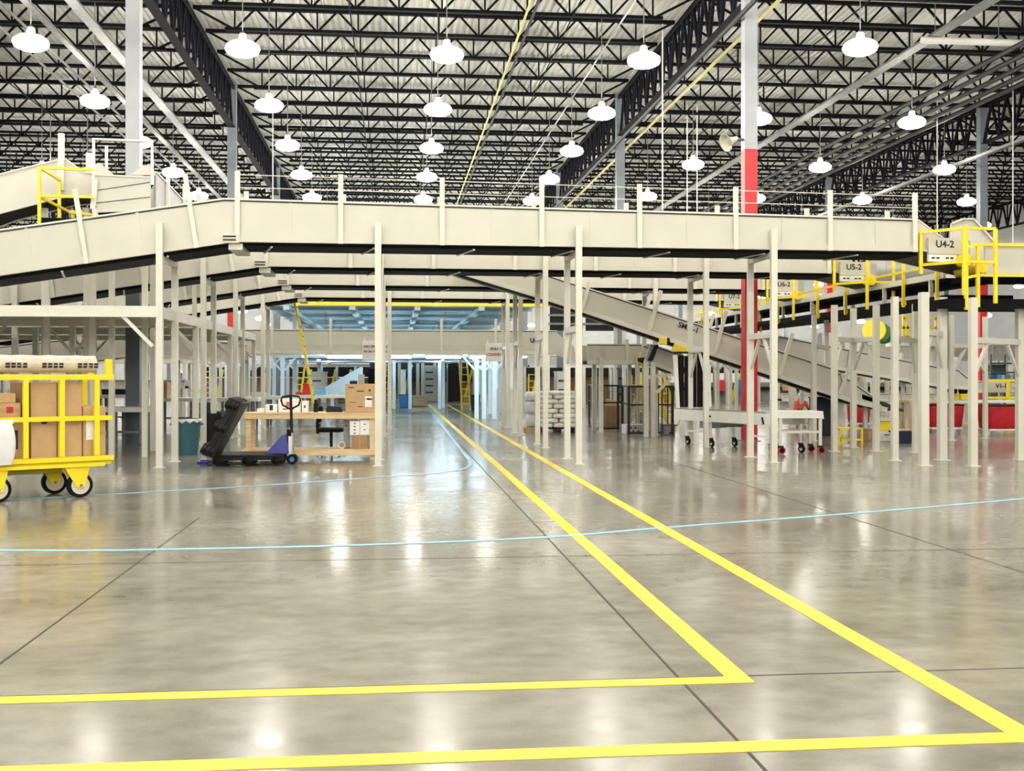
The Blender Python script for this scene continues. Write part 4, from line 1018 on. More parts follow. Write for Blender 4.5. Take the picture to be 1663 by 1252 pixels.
tr.add(vs, fs).build('roll', rollm, t); MB().cyl((x, Yb + .132, .28), (x, Yb + .178, .28), .0449, 16).build('core', cardd, t)
# office chair behind the bench
g = Vector((PX(538, 22.9), 22.9, 0)); t = thing('office_chair', 'black office chair seen through the bench, back to the left', 'chair', g)
MB().box(g.x - .26, g.x + .24, g.y - .24, g.y + .24, .46, .54).build('seat', blackr, t, bevel=.03)
bk = MB(); bk.prism([(g.x - .26, g.y - .2, .66), (g.x - .20, g.y - .2, .64), (g.x - .16, g.y - .2, .95), (g.x - .22, g.y - .2, .98), (g.x - .28, g.y - .2, .85)], (0, .4, 0)); bk.build('backrest', blackr, t, bevel=.03)
MB().beam((g.x - .27, g.y, .42), (g.x - .27, g.y, .80), .06, .03).build('back_post', blackp, t)
MB().cyl((g.x, g.y, .10), (g.x, g.y, .46), .03, 10).build('gas_column', blackp, t)
for k in range(5):
    a = 2*math.pi*k/5 + .3; e = (g.x + .29*math.cos(a), g.y + .29*math.sin(a), .07); MB().beam((g.x, g.y, .11), e, .04, .03).build('base_leg', blackp, t)
    MB().cyl((e[0] - .015, e[1], .03), (e[0] + .015, e[1], .03), .03, 10).build('caster', blackp, t)

# ================================================================ leaning yellow ladder
Yl = 35.6
t = thing('extension_ladder', 'yellow extension ladder leaning steeply behind the timber bench', 'ladder', G(515, 691))
pb, pt = P(516, 689, Yl), P(477, 482, Yl); pb.z = max(pb.z, .02)
for dy in (0, .42): MB().beam(pb + Vector((0, dy, 0)), pt + Vector((0, dy, 0)), .06, .12, up=(0, 1, 0)).build('side_rail', yellow, t)
n = 13
for i in range(1, n):
    p = pb.lerp(pt, i / n); MB().cyl(p + Vector((.03, .0, 0)), p + Vector((.03, .42, 0)), .022, 8).build('rung', galv, t)
for dy in (0, .42): MB().box(pb.x - .06, pb.x + .06, pb.y + dy - .04, pb.y + dy + .04, 0, .05).build('rubber_foot', blackr, t)

# ================================================================ right of the aisle
# pallet of white wrapped bags
gq = G(905, 703); x0, x1 = PX(880, gq.y), PX(937, gq.y); yq = gq.y
t = thing('bag_pallet', 'pallet stacked with white stretch-wrapped bags right of the aisle', 'pallet of bags', ((x0+x1)/2, yq, 0))
pl = MB()
for x in (x0, (x0+x1)/2 - .05, x1 - .1): pl.box(x, x + .1, yq, yq + 1.0, 0.012, .10)
pal = MB().box(x0, x1, yq, yq + 1.0, .10, .13).build('pallet_deck', blackp, t)
for x in (x0, (x0+x1)/2 - .05, x1 - .1): MB().box(x, x + .1, yq, yq + 1.0, 0, .10).build('pallet_runner', blackp, pal)
def pillow(mb, xa, xb, ya, yb, za, zb, n=8):
    vs = []; fs = []; cx_, cy, cz = (xa+xb)/2, (ya+yb)/2, (za+zb)/2
    for i in range(n + 1):
        th = math.pi * i / n - math.pi/2
        for k in range(14):
            a = 2*math.pi*k/14; sp = lambda v, e: math.copysign(abs(v) ** e, v)
            vs.append((cx_ + (xb-xa)/2*sp(math.cos(th), .45)*sp(math.cos(a), .45), cy + (yb-ya)/2*sp(math.cos(th), .45)*sp(math.sin(a), .45), cz + (zb-za)/2*sp(math.sin(th), .6)))
    for i in range(n):
        for k in range(14): k2 = (k+1) % 14; fs.append((i*14+k, i*14+k2, (i+1)*14+k2, (i+1)*14+k))
    mb.add(vs, fs); return mb
nl = 7; hz = .92 / nl
for l in range(nl):
    n2 = 2 if l % 2 else 3
    for i in range(n2):
        w_ = (x1 - x0) / n2; o = random.uniform(-.012, .012)
        pillow(MB(), x0 + i*w_ + o, x0 + (i+1)*w_ + o, yq + .01 + o, yq + .5, .13 + l*hz, .13 + (l+1)*hz + .012).build('bag', wrap, t)
    pillow(MB(), x0, x1, yq + .5, yq + 1.0, .13 + l*hz, .13 + (l+1)*hz + .012).build('bag', wrap, t)
pillow(MB(), x0 - .02, x1 + .03, yq - .01, yq + 1.0, 1.03, 1.15).build('loose_top_wrap', wrap, t)
xb_, yb_ = PX(866, yq + .5), yq + .6
b = thing('bag_pallet', 'pale blue-white bags stacked at the left of the wrapped bag pallet', 'pallet of bags', (xb_, yb_, 0))
for i, (za, zb2) in enumerate(((.13, .50), (.50, .86), (.86, 1.12))): pillow(MB(), xb_ - .17, xb_ + .15, yb_, yb_ + .6, za, zb2).build('bag', bagm, b)
MB().box(xb_ - .2, xb_ + .16, yb_, yb_ + .6, .09, .13).build('pallet_deck', wood, b)
for y in (yb_ + .02, yb_ + .5): MB().box(xb_ - .2, xb_ + .16, y, y + .08, 0, .09).build('pallet_runner', wood, b)

# dark mesh cage
ga, gb, gc2, gd = G(957, 692), G(974, 699), G(1011, 699), G(1021, 706)
t = thing('mesh_fence', 'dark framed wire mesh fence standing right of the bagged pallet', 'fence', (ga.x, ga.y, 0))
ge = G(1062, 704); gf = G(1092, 706)
pts = [ga, gb, Vector((gc2.x - .1, gb.y + .1, 0)), gc2, Vector((gd.x, gd.y, 0)), Vector((ge.x, gd.y + .1, 0)), gf]
hF = 1.28
for i, (a, b) in enumerate(zip(pts, pts[1:])):
    if i == 2: continue
    f = MB(); up = Vector((0, 0, hF))
    fr = MB()
    for p_, q_ in ((a + Vector((0, 0, .05)), b + Vector((0, 0, .05))), (a + up, b + up), (a + up * .62, b + up * .62)): fr.beam(p_, q_, .045)
    fr.build('frame_rail', meshm, t)
    MB().prism([a + Vector((0, 0, .06)), b + Vector((0, 0, .06)), b + up, a + up], (0, .004, 0)).build('mesh_panel', wovenwire, t)
for p_ in pts: MB().box(p_.x - .03, p_.x + .03, p_.y - .03, p_.y + .03, 0, hF + .02).build('fence_post', meshm, t)
def floor_box(name, label, px0, px1, base, h, m, d=.5, cat='box', grp=None, parts=(), bevel=.006):
    g0, g1 = G(px0, base), G(px1, base); y = g0.y
    t = thing(name, label, cat, ((g0.x+g1.x)/2, y, 0), grp)
    MB().box(g0.x, g1.x, y, y + d, 0.004, h).build('body', m, t, bevel=bevel)
    for (a, c1, w_, hh, mm, nm) in parts:
        xx = g0.x + (g1.x - g0.x)*a; zz = h*c1; MB().box(xx - w_/2, xx + w_/2, y - .005, y - .001, zz - hh/2, zz + hh/2).build(nm, mm, t)
    return t, g0, g1, y
t, g0, g1, y = floor_box('cardboard_box', 'open brown carton standing behind the dark mesh fence', 984, 1009, 694, .66, cardd, .55, grp='cartons on the floor')
MB().prism([(g0.x, y, .66), (g1.x, y, .66), (g1.x - .04, y + .2, .80), (g0.x + .03, y + .2, .86)], (0, .01, 0)).build('open_flap', cardd, t)
floor_box('perforated_box', 'pale box with round holes on the floor by the mesh fence', 1013, 1045, 705, .26, paper, .3, cat='box', parts=((.35, .65, .05, .05, inkm, 'hole'), (.6, .65, .05, .05, inkm, 'hole'), (.5, .3, .05, .05, inkm, 'hole'), (.75, .3, .05, .05, inkm, 'hole')))
floor_box('plastic_crate', 'lower grey crate beneath the black curtain end', 1078, 1097, 706, .28, greyp, .5, grp='grey crates', parts=((.5, .9, .4, .02, inkm, 'rim_line'),))
floor_box('storage_cabinet', 'pale low cabinet behind the braced feeder post', 1040, 1056, 700, .55, cream, .5, cat='cabinet', parts=((.5, .5, .3, .02, inkm, 'drawer_gap'), (.5, .7, .06, .02, inkm, 'handle')))
# black strip curtain tunnel
Yt = 25.9
t = thing('curtain_tunnel', 'tall black strip-curtain opening in a white frame over the roller conveyor', 'curtain tunnel', (PX(1125, Yt), Yt, .8))
xa, xb = PX(1101, Yt), PX(1147, Yt); zb3, zt3 = PZ(1120, 661, Yt), PZ(1120, 578, Yt)
n = 9
for i in range(n):
    w_ = (xb - xa) / n; MB().box(xa + i*w_ + .003, xa + (i+1)*w_ - .003, Yt + (.012 if i % 2 else 0), Yt + .01 + (.012 if i % 2 else 0), zb3, zt3 + (.06 if i > 4 else 0)).build('curtain_strip', blackr, t)
MB().prism([(xa - .02, Yt - .03, zt3 + .03), (xa - .12, Yt - .03, zt3 + .02), (xa - .04, Yt - .03, zb3 - .02), (xa + .04, Yt - .03, zb3 - .02)], (0, .05, 0)).build('left_frame', white, t)
MB().prism([(xb + .01, Yt - .03, zt3), (xb + .06, Yt - .03, zt3), (xb + .12, Yt - .03, zb3 + .02), (xb + .05, Yt - .03, zb3 - .02)], (0, .05, 0)).build('right_frame', white, t)
MB().box(xa - .1, xb + .06, Yt, Yt + .06, zt3 + .06, zt3 + .10).build('top_bar', blackp, t)
# roller conveyor on casters: long section then end table
A, B = G(1112, 722), G(1262, 737); A.z = B.z = 0
ang = math.atan2(B.y - A.y, B.x - A.x); Lr = (B - A).length
t = thing('roller_conveyor', 'long white roller conveyor on casters under the SMR -1 incline', 'roller conveyor', A, rz=ang)
MB().box(-.35, Lr, -.02, .02, .56, .80).build('side_frame', white, t); MB().box(-.35, Lr, .70, .74, .56, .80).build('side_frame', white, t)
nr = 26
for i in range(nr): 
    x = -.30 + (Lr + .25) * i / (nr - 1); MB().cyl((x, .02, .78), (x, .70, .78), .025, 10).build('roller', galv, t)
MB().prism([(-.40, -.03, .56), (-.40, -.03, .80), (-.10, -.03, .80), (-.25, -.03, .45), (-.36, -.03, .45)], (0, .04, 0)).build('end_plate', white, t)
for x in (.02, .95, Lr - .95, Lr - .1):
    for y in (.04, .66):
        MB().box(x - .03, x + .03, y - .02, y + .02, .20, .58).build('leg', white, t)
        c1 = MB().prism([(x - .05, y - .03, .20), (x + .05, y - .03, .20), (x + .09, y - .03, .09), (x + .03, y - .03, .09)], (0, .06, 0)).build('caster_fork', blackp, t)
        w_ = MB().cyl((x + .05, y - .02, .085), (x + .05, y + .02, .085), .085, 18).build('wheel', blackr, t); MB().cyl((x + .05, y - .024, .085), (x + .05, y + .024, .085), .045, 12).build('wheel_core', hub, w_)
for x0_, x1_ in ((.02, .95), (Lr - .95, Lr - .1)): MB().box(x0_, x1_, .02, .06, .30, .34).build('stretcher', white, t)
MB().box(.45, .75, .1, .6, .40, .56).build('drive_housing', greyp, t); MB().cyl((1.35, .0, .50), (1.35, .6, .50), .05, 12).build('under_roller', darkcol, t)
MB().box(1.0, 1.06, -.03, -.021, .66, .70).build('black_latch', blackp, t); MB().beam((Lr - .45, -.03, .72), (Lr - .4, -.03, .58), .03).build('black_lever', blackp, t)
g0, g1 = G(1270, 738), G(1332, 737); yT = g0.y + .05
t = thing('wheeled_table', 'small white wheeled table with red-rimmed casters at the near end of the roller conveyor', 'table', ((g0.x+g1.x)/2, yT, 0))
x0, x1 = PX(1262, yT), PX(1336, yT)
MB().prism([(x0, yT, .72), (x1 - .02, yT, .72), (x1 + .03, yT, .70), (x1 + .01, yT, .86), (x0, yT, .86)], (0, .7, 0)).build('top_tray', white, t)
for x in (g0.x, g1.x):
    for y in (yT + .05, yT + .62):
        MB().box(x - .03, x + .03, y - .03, y + .03, .17, .72).build('leg', creamd, t)
        MB().box(x - .04, x + .06, y - .035, y + .035, .13, .17).build('caster_fork', blackp, t)
        w_ = MB().cyl((x + .03, y - .022, .075), (x + .03, y + .022, .075), .075, 18).build('wheel', redp, t)
        MB().cyl((x + .03, y - .026, .075), (x + .03, y + .026, .075), .055, 14).build('wheel_core', blackr, w_)
for y in (yT + .05, yT + .62): MB().box(g0.x, g1.x, y - .02, y + .02, .42, .47).build('stretcher', creamd, t)
for x in (g0.x, g1.x): MB().box(x - .02, x + .02, yT + .05, yT + .62, .42, .46).build('stretcher', creamd, t)

# yellow two-step stool
g0, gm, g1 = G(1336, 719), G(1368, 723), G(1403, 723)
t = thing('step_stool', 'yellow steel two-step stool right of the roller table', 'step stool', (gm.x, gm.y, 0))
ys0 = gm.y; dep = .45
MB().box(g0.x, gm.x, ys0, ys0 + dep, .17, .21).build('lower_step', yellow, t); MB().box(gm.x - .05, g1.x, ys0, ys0 + dep, .35, .39).build('upper_step', yellow, t)
for x, h in ((g0.x + .02, .17), (gm.x, .35), (g1.x - .02, .35)):
    for y in (ys0 + .02, ys0 + dep - .02): MB().box(x - .022, x + .022, y - .02, y + .02, 0, h).build('leg', yellow, t)
for y in (ys0 + .02, ys0 + dep - .02): MB().box(gm.x, g1.x, y - .015, y + .015, .10, .14).build('stretcher', yellow, t); MB().box(g0.x, gm.x, y - .015, y + .015, .02, .05).build('stretcher', yellow, t)

def hamper(px0, px1, base, h, label, m=redc):
    g0, g1 = G(px0, base), G(px1, base); y = g0.y + .05; d = .72
    t = thing('laundry_hamper', label, 'hamper', ((g0.x+g1.x)/2, y, 0), 'red canvas hampers'); cx_ = (g0.x+g1.x)/2; hw = (g1.x-g0.x)/2
    body = MB(); vs = []; fs = []; N = 40
    for (s, z) in ((.86, .16), (.90, .20), (.97, h*.7), (1.0, h)):
        for k in range(N):
            a = 2*math.pi*k/N; r_ = lambda v: math.copysign(abs(v)**.32, v); wob = 1 + .012*math.sin(k*2.3)*(z > .2)
            vs.append((cx_ + hw*s*wob*r_(math.cos(a)), y + d/2 + d/2*s*wob*r_(math.sin(a)), z))
    for i in range(3):
        for k in range(N): k2 = (k+1) % N; fs.append((i*N+k, i*N+k2, (i+1)*N+k2, (i+1)*N+k))
    fs.append(tuple(range(N-1, -1, -1))); body.add(vs, fs).build('canvas_tub', m, t)
    rim = MB(); rim.tube([(cx_ + hw*1.0*math.copysign(abs(math.cos(2*math.pi*k/N))**.32, math.cos(2*math.pi*k/N)), y + d/2 + d/2*math.copysign(abs(math.sin(2*math.pi*k/N))**.32, math.sin(2*math.pi*k/N)), h) for k in range(N)] + [(cx_ + hw, y + d/2, h)], .022, 6); rim.build('top_rim', blackp, t)
    MB().box(cx_ - hw*.85, cx_ + hw*.85, y + .05, y + d - .05, .12, .16).build('dolly_base', signm, t)
    for x in (cx_ - hw*.7, cx_ + hw*.7):
        for yy in (y + .1, y + d - .1): MB().cyl((x, yy - .018, .055), (x, yy + .018, .055), .055, 14).build('caster', greyp, t)
    for k in range(5): MB().cyl((cx_ - hw*.8 + hw*.4*k, y - .012, h - .06), (cx_ - hw*.8 + hw*.4*k, y + .01, h - .06), .014, 8).build('grommet', chrome, t)
hamper(1512, 1574, 704, .77, 'red canvas hamper on a white dolly, left of the two big ones at right')
hamper(1606, 1690, 707, .78, 'red canvas hamper on a white dolly, cut by the right edge')
hamper(1390, 1418, 696, .74, 'red canvas hamper half hidden behind the end of the SMR -1 incline')
def tote(px0, px1, base, h, m, label, d=.4, z0=0.0, name='plastic_tote'):
    g0, g1 = G(px0, base), G(px1, base); y = g0.y; t = thing(name, label, 'tote', ((g0.x+g1.x)/2, y, z0), 'plastic totes')
    b = MB(); b.box(g0.x, g1.x, y, y + d, z0, z0 + h)
    for i in (0, 1, 2, 3): b.v[i] = Vector(((b.v[i].x - (g0.x+g1.x)/2)*.88 + (g0.x+g1.x)/2, (b.v[i].y - y - d/2)*.88 + y + d/2, z0))
    b.build('tub', m, t, bevel=.01); MB().box(g0.x - .02, g1.x + .02, y - .02, y + d + .02, z0 + h - .04, z0 + h).build('rim', m, t)
    return t, g0, g1, y
tote(1457, 1484, 720, .28, navy, 'dark navy tote on the floor below the incline tip')
t, g0, g1, y = floor_box('shipping_carton', 'cream carton on the floor under the yellow tote', 1429, 1452, 717, .26, signm, .4, grp='cartons on the floor', parts=((.5, .6, .12, .02, inkm, 'printed_mark'),))
tt = thing('plastic_tote', 'yellow tote resting on the cream carton below the incline tip', 'tote', (g0.x + .2, y, .26), 'plastic totes')
MB().box(g0.x + .0, g1.x + .12, y + .02, y + .38, .264, .47).build('tub', yellow, tt, bevel=.015); MB().box(g0.x - .02, g1.x + .14, y, y + .4, .44, .47).build('rim', yellow, tt)
floor_box('cardboard_box', 'small dark brown carton near the feet of the incline end', 1409, 1417, 717, .30, cardd, .3, grp='cartons on the floor', parts=((.5, .5, .04, .2, tapem, 'tape_band'),))
t, g0, g1, y = floor_box('wood_board', 'tan board lying across the dark navy tote', 1455, 1486, 719.6, .315, wood, .3, cat='board', bevel=0)
t.children[0].data.transform(Matrix.Translation((0, 0, 0)))
for v in t.children[0].data.vertices:
    if v.co.z < .1: v.co.z = .285
# timber stand at right
Ys = 30.6; xa, xb = PX(1477, Ys), PX(1514, Ys)
t = thing('timber_stand', 'rough timber stand between the incline tip and the red hampers', 'stand', (xa, Ys, 0))
for x in (xa + .06, xb - .06):
    for y in (Ys + .05, Ys + .6): MB().box(x - .05, x + .05, y - .05, y + .05, 0, .80).build('leg', wood, t)
MB().box(xa, xb + .4, Ys, Ys + .66, .80, .87).build('top_board', wood, t); MB().box(xa, xb, Ys + .02, Ys + .06, .14, .22).build('stretcher', wood, t)
t, g0, g1, y = floor_box('cardboard_box', 'brown carton on the floor between the two red hampers', 1586, 1603, 699, .48, card, .4, grp='cartons on the floor', parts=((.55, .8, .18, .03, inkm, 'printed_mark'),))
# long pale bench behind the hampers
Yk = 33.4; xa, xb = PX(1568, Yk), PX(1700, Yk)
t = thing('pale_counter', 'long pale counter behind the red hampers at right', 'counter', (xa, Yk, 0))
MB().box(xa - .9, xb, Yk, Yk + .7, .72, .80).build('counter_top', signm, t)
for x in (xa - .8, xa + 1.2, xb - .2): MB().box(x - .05, x + .05, Yk + .05, Yk + .65, 0, .72).build('trestle', creamd, t)
MB().box(xa - .8, xb - .2, Yk + .3, Yk + .36, .05, .15).build('foot_board', wood, t)
for i, q in enumerate((1549, 1566)):
    p = P(q, 652, Yk + .3); t = thing('padded_headrest', 'black padded headrest above the counter, %s of two' % ('left', 'right')[i], 'headrest', (p.x, Yk + .3, .80), 'black headrests')
    MB().box(p.x - .14, p.x + .14, Yk + .25, Yk + .45, .801, 1.0).build('yellow_base', yellow, t, bevel=.02)
    pillow(MB(), p.x - .16, p.x + .12, Yk + .26, Yk + .42, .98, 1.38).build('pad', blackr, t)
# V1-1 head
Yv1 = 36.0
v1 = level('cream conveyor end marked V1-1 behind the red hampers', Yv1, PX(1548, Yv1), PX(1653, Yv1), PZ(1600, 638, Yv1), PZ(1600, 620, Yv1), [], .2, wid=.8, posts=[PX(q, Yv1) for q in (1560, 1648)])
xa, xb = PX(1606, Yv1 - .1), PX(1642, Yv1 - .1)
lp_ = MB().prism([(xa, Yv1 - .08, PZ(1606, 637, Yv1)), (xb + .2, Yv1 - .08, PZ(1606, 637, Yv1)), (xb - .15, Yv1 - .08, PZ(1606, 618, Yv1)), (xa, Yv1 - .08, PZ(1606, 618, Yv1))], (0, .03, 0)).build('label_panel', cream, v1)
lettering('lettering', 'V1-1', .2, inkm, lp_, (PX(1624, Yv1), Yv1 - .085, PZ(1624, 627, Yv1)), bold=.03)
c = thing('guard_cage', 'yellow guard rail in front of the conveyor end marked V1-1', 'guard rail', (PX(1600, 35.2), 35.2, 0), 'yellow guard cages')
for q in (1600, 1637): MB().box(PX(q, 35.2) - .04, PX(q, 35.2) + .04, 35.16, 35.24, 0, PZ(q, 618, 35.2)).build('stanchion', yellow, c)
for py in (618, 646): MB().box(PX(1600, 35.2), PX(1665, 35.2), 35.17, 35.23, PZ(1600, py, 35.2) - .04, PZ(1600, py, 35.2) + .04).build('rail', yellow, c)
MB().box(PX(1640, 35.4), PX(1655, 35.4), 35.4, 35.6, PZ(1640, 658, 35.4), PZ(1640, 647, 35.4)).build('yellow_panel', yellow, c)
# grey pallet racks at far right
Yr = 52.0
t = thing('storage_rack', 'dark storage rack with blue goods far off at the right', 'rack', (PX(1630, Yr), Yr, 0))
xa, xb = PX(1609, Yr), PX(1648, Yr)
for x in (xa, xb):
    for y in (Yr, Yr + .9): MB().box(x - .04, x + .04, y - .04, y + .04, 0, PZ(1630, 575, Yr)).build('rack_post', darkcol, t)
for py, m in ((617, skyblue), (605, darkcol), (590, darkcol)): MB().box(xa, xb, Yr, Yr + .9, PZ(1630, py, Yr) - .04, PZ(1630, py, Yr) + .04).build('shelf', m, t)
MB().box(xa, xb, Yr + .9, Yr + .94, .1, PZ(1630, 592, Yr)).build('back_panel', darkcol, t)
for i in range(5):
    q = 1612 + i*7.2; o = thing('blue_carton', '%s pale blue package from the left on the far storage rack' % ORD[i], 'package', P(q + 2, 616, Yr + .1), 'packages on the far rack')
    MB().box(PX(q, Yr + .1), PX(q + 6, Yr + .1), Yr + .1, Yr + .6, PZ(q, 616, Yr) - .0, PZ(q, 608.5 - (i % 2), Yr)).build('body', (bluet, cyanp, skyblue, greyp, skyblue)[i], o)
# yellow railed platform far right
Yp = 48.0
t = thing('service_platform', 'far yellow-railed service platform seen between the right-hand posts', 'platform', (PX(1495, Yp), Yp, 0))
MB().box(PX(1462, Yp), PX(1530, Yp), Yp, Yp + 1.5, PZ(1490, 562, Yp), PZ(1490, 556, Yp)).build('deck', creamd, t)
for q, tp in ((1468, 503), (1474, 522), (1490, 503), (1521, 515), (1528, 545)): MB().box(PX(q, Yp) - .05, PX(q, Yp) + .05, Yp, Yp + .1, PZ(q, 556, Yp), PZ(q, tp, Yp)).build('stanchion', yellow, t)
for (q0, q1, py) in ((1468, 1490, 503), (1468, 1522, 517), (1460, 1522, 532), (1468, 1522, 547)): MB().box(PX(q0, Yp), PX(q1, Yp), Yp, Yp + .09, PZ(q0, py, Yp) - .05, PZ(q0, py, Yp) + .05).build('rail', yellow, t)
for q in (1466, 1526): MB().box(PX(q, Yp) - .07, PX(q, Yp) + .07, Yp + .6, Yp + .75, 0, PZ(q, 562, Yp)).build('support_post', creamd, t)
# dark drum on a yellow hoop
Yd = 40.0
p = P(1425, 540, Yd); t = thing('round_drum', 'dark green drum with a yellow hoop mounted on a post at right', 'drum', (p.x, Yd, 0))
MB().cyl((p.x + .1, Yd, p.z), (p.x + .45, Yd + .5, p.z - .05), .36, 18).build('drum', greenm, t); MB().cyl((p.x - .18, Yd - .1, p.z + .08), (p.x - .05, Yd + .1, p.z + .06), .42, 18).build('yellow_hoop', yellow, t)
MB().box(p.x - .05, p.x + .05, Yd + .2, Yd + .3, 0, p.z).build('support_post', creamd, t)
# white cartons carried on the far incline
for i, (q0, q1, y0, y1, lab) in enumerate(((1335, 1368, 540, 562, 'white carton with red print riding on the second incline'), (1372, 1398, 548, 570, 'plain white carton riding on the second incline'))):
    Yq = 33.45; o = thing('white_carton', lab, 'box', P((q0+q1)/2, y1, Yq), 'cartons on the second incline')
    MB().box(PX(q0, Yq), PX(q1, Yq), Yq, Yq + .4, PZ(q0, y1 + 22, Yq), PZ(q0, y0, Yq)).build('carton', paper, o, bevel=.01)
    if i == 0: MB().box(PX(1350, Yq), PX(1362, Yq), Yq - .005, Yq, PZ(q0, 553, Yq), PZ(q0, 549, Yq)).build('red_print', pinkred, o)

# ================================================================ left background
def belt_table(label, px0, px1, Y, z, d=.9, m=white, legs=3, grp='white tables at left'):
    x0, x1 = PX(px0, Y), PX(px1, Y); t = thing('work_table', label, 'table', ((x0+x1)/2, Y, 0), grp)
    MB().box(x0, x1, Y, Y + d, z - .10, z).build('table_top', m, t)
    for i in range(legs):
        x = x0 + .15 + (x1 - x0 - .3) * i / (legs - 1)
        for y in (Y + .08, Y + d - .08): MB().box(x - .035, x + .035, y - .035, y + .035, 0, z - .10).build('leg', galv, t)
    MB().box(x0 + .15, x1 - .15, Y + .06, Y + .1, .32, .37).build('stretcher', galv, t)
    return t
belt_table('long white belt table between the yellow cart and the slate column', 120, 252, 25.5, .88)
belt_table('white table right of the slate column, behind the near posts', 250, 420, 33.5, .92, legs=4)
belt_table('white table behind the pallets, just left of the bench', 395, 475, 35.5, .93)
belt_table('white parts table behind the timber bench', 478, 585, 38.0, .92, legs=4)
belt_table('farther white table left of the slate column', 40, 225, 34.5, 1.0, legs=4)
def table_box(name, label, q0, q1, Y, z0, z1, m, cat='box', d=.4, grp=None):
    t = thing(name, label, cat, P((q0+q1)/2, 600, Y), grp); t.location.z = z0; WORLD[t.name] = Vector(t.location)
    MB().box(PX(q0, Y), PX(q1, Y), Y, Y + d, z0, z1).build('body', m, t, bevel=.008)
    MB().box(PX(q0, Y) - .005, PX(q1, Y) + .005, Y - .005, Y + d + .005, z1 - .05, z1 + .003).build('lid_edge', m, t); return t
table_box('cardboard_box', 'brown carton on the white table right of the slate column', 254, 271, 33.8, .921, 1.38, card, grp='boxes on the left tables')
table_box('red_tray', 'red tray on the white parts table behind the ladder', 480, 490, 38.2, .921, 1.0, redp, 'tray')
table_box('red_box', 'red box on the white parts table beyond the ladder', 492, 505, 38.3, .921, 1.30, redp, 'box')
table_box('blue_box', 'bright blue box on the white parts table right of the ladder', 506, 530, 38.3, .921, 1.06, cyanp, 'box')
table_box('white_bag_stack', 'white soft bags on the white table left of the bench', 408, 430, 35.8, .931, 1.05, bagm, 'bag')
table_box('green_crate', 'green plastic crate high on the far left conveyor', 117, 140, 31.0, 2.15, 2.3, greenm, 'crate')
table_box('parts_tray', 'black parts tray on the farther white table at left', 165, 205, 34.8, 1.001, 1.16, blackp, 'tray')
def post(q, base, topz, m=creamd, w_=.11, lab='', grp='background posts', brace=True):
    g = G(q, base); t = thing('support_post', lab, 'post', (g.x, g.y, 0), grp)
    MB().box(g.x - w_/2, g.x + w_/2, g.y - w_/2, g.y + w_/2, 0.012, topz).build('shaft', m, t); MB().box(g.x - w_*.8, g.x + w_*.8, g.y - w_*.8, g.y + w_*.8, 0, .012).build('foot_plate', m, t)
    if brace:
        for s in (-1, 1): MB().beam((g.x + s*w_*.4, g.y, topz - .55), (g.x + s*.5, g.y, topz - .05), .06).build('knee_brace', m, t)
# far conveyors behind the left low decks
incl2 = incline('feeder_conveyor', 'far cream incline at left, behind the slate column', 37.5, [(-40, 568), (220, 540), (395, 560)], [(-40, 610), (220, 578), (395, 590)], .9)
for i, q in enumerate((20, 110, 205, 290, 350)):
    x = PX(q, 37.9); MB().box(x - .05, x + .05, 37.85, 37.95, 0, P(q, 585, 37.9).z).build('support_post', creamd, incl2)
level('dark-bellied cream conveyor far behind the left tables', 44.0, PX(-60, 44), PX(330, 44), PZ(100, 590, 44), PZ(100, 560, 44), posts=[PX(q, 44) for q in (10, 120, 230, 300)])
level('low cream conveyor in the left distance carrying black parts', 40.5, PX(150, 40.5), PX(300, 40.5), PZ(100, 632, 40.5), PZ(100, 618, 40.5), posts=[PX(q, 40.5) for q in (165, 220, 285)])
for i, (q, base, tz) in enumerate(((345, 690, 2.4), (358, 676, 2.4), (372, 684, 2.5), (414, 668, 2.4), (437, 664, 2.4), (478, 662, 2.4))):
    post(q, base, tz, palepost if i > 2 else creamd, lab='%s from the left of the slim posts standing behind the leaning pallets' % ORD[i])
def yladder(label, q0, q1, base, top, lean=0):
    g0, g1 = G(q0, base), G(q1, base); Y = g0.y; ztop = PZ(q0, top, Y); t = thing('yellow_stair', label, 'stair ladder', ((g0.x+g1.x)/2, Y, 0), 'yellow stair ladders')
    for x in (g0.x, g1.x): MB().beam((x, Y, 0), (x + lean, Y + .6, ztop), .06, .10).build('side_rail', yellow, t)
    n = max(5, int(ztop / .28))
    for i in range(1, n): f = i / n; MB().box(g0.x + lean*f, g1.x + lean*f, Y + .6*f - .07, Y + .6*f + .07, ztop*f - .02, ztop*f + .02).build('tread', yellow, t)
    return t
yladder('yellow stair ladder behind the left tables, near the person', 322, 352, 655, 578, -.25)
yladder('yellow stair at the right of the aisle, far down', 751, 764, 667, 585, -.1)
yladder('yellow stair left of the aisle, behind the bench', 622, 636, 662, 590, .15)
yladder('yellow stair behind the dark mesh fence', 1022, 1040, 688, 610, .2)
yladder('yellow stair behind the wrapped bag pallet', 858, 876, 660, 598, .1)
yladder('slim yellow stair behind the blue posts, left of the ladder', 474, 486, 664, 595, .2)
yladder('yellow stair behind the black curtain', 1085, 1100, 690, 605, -.3)
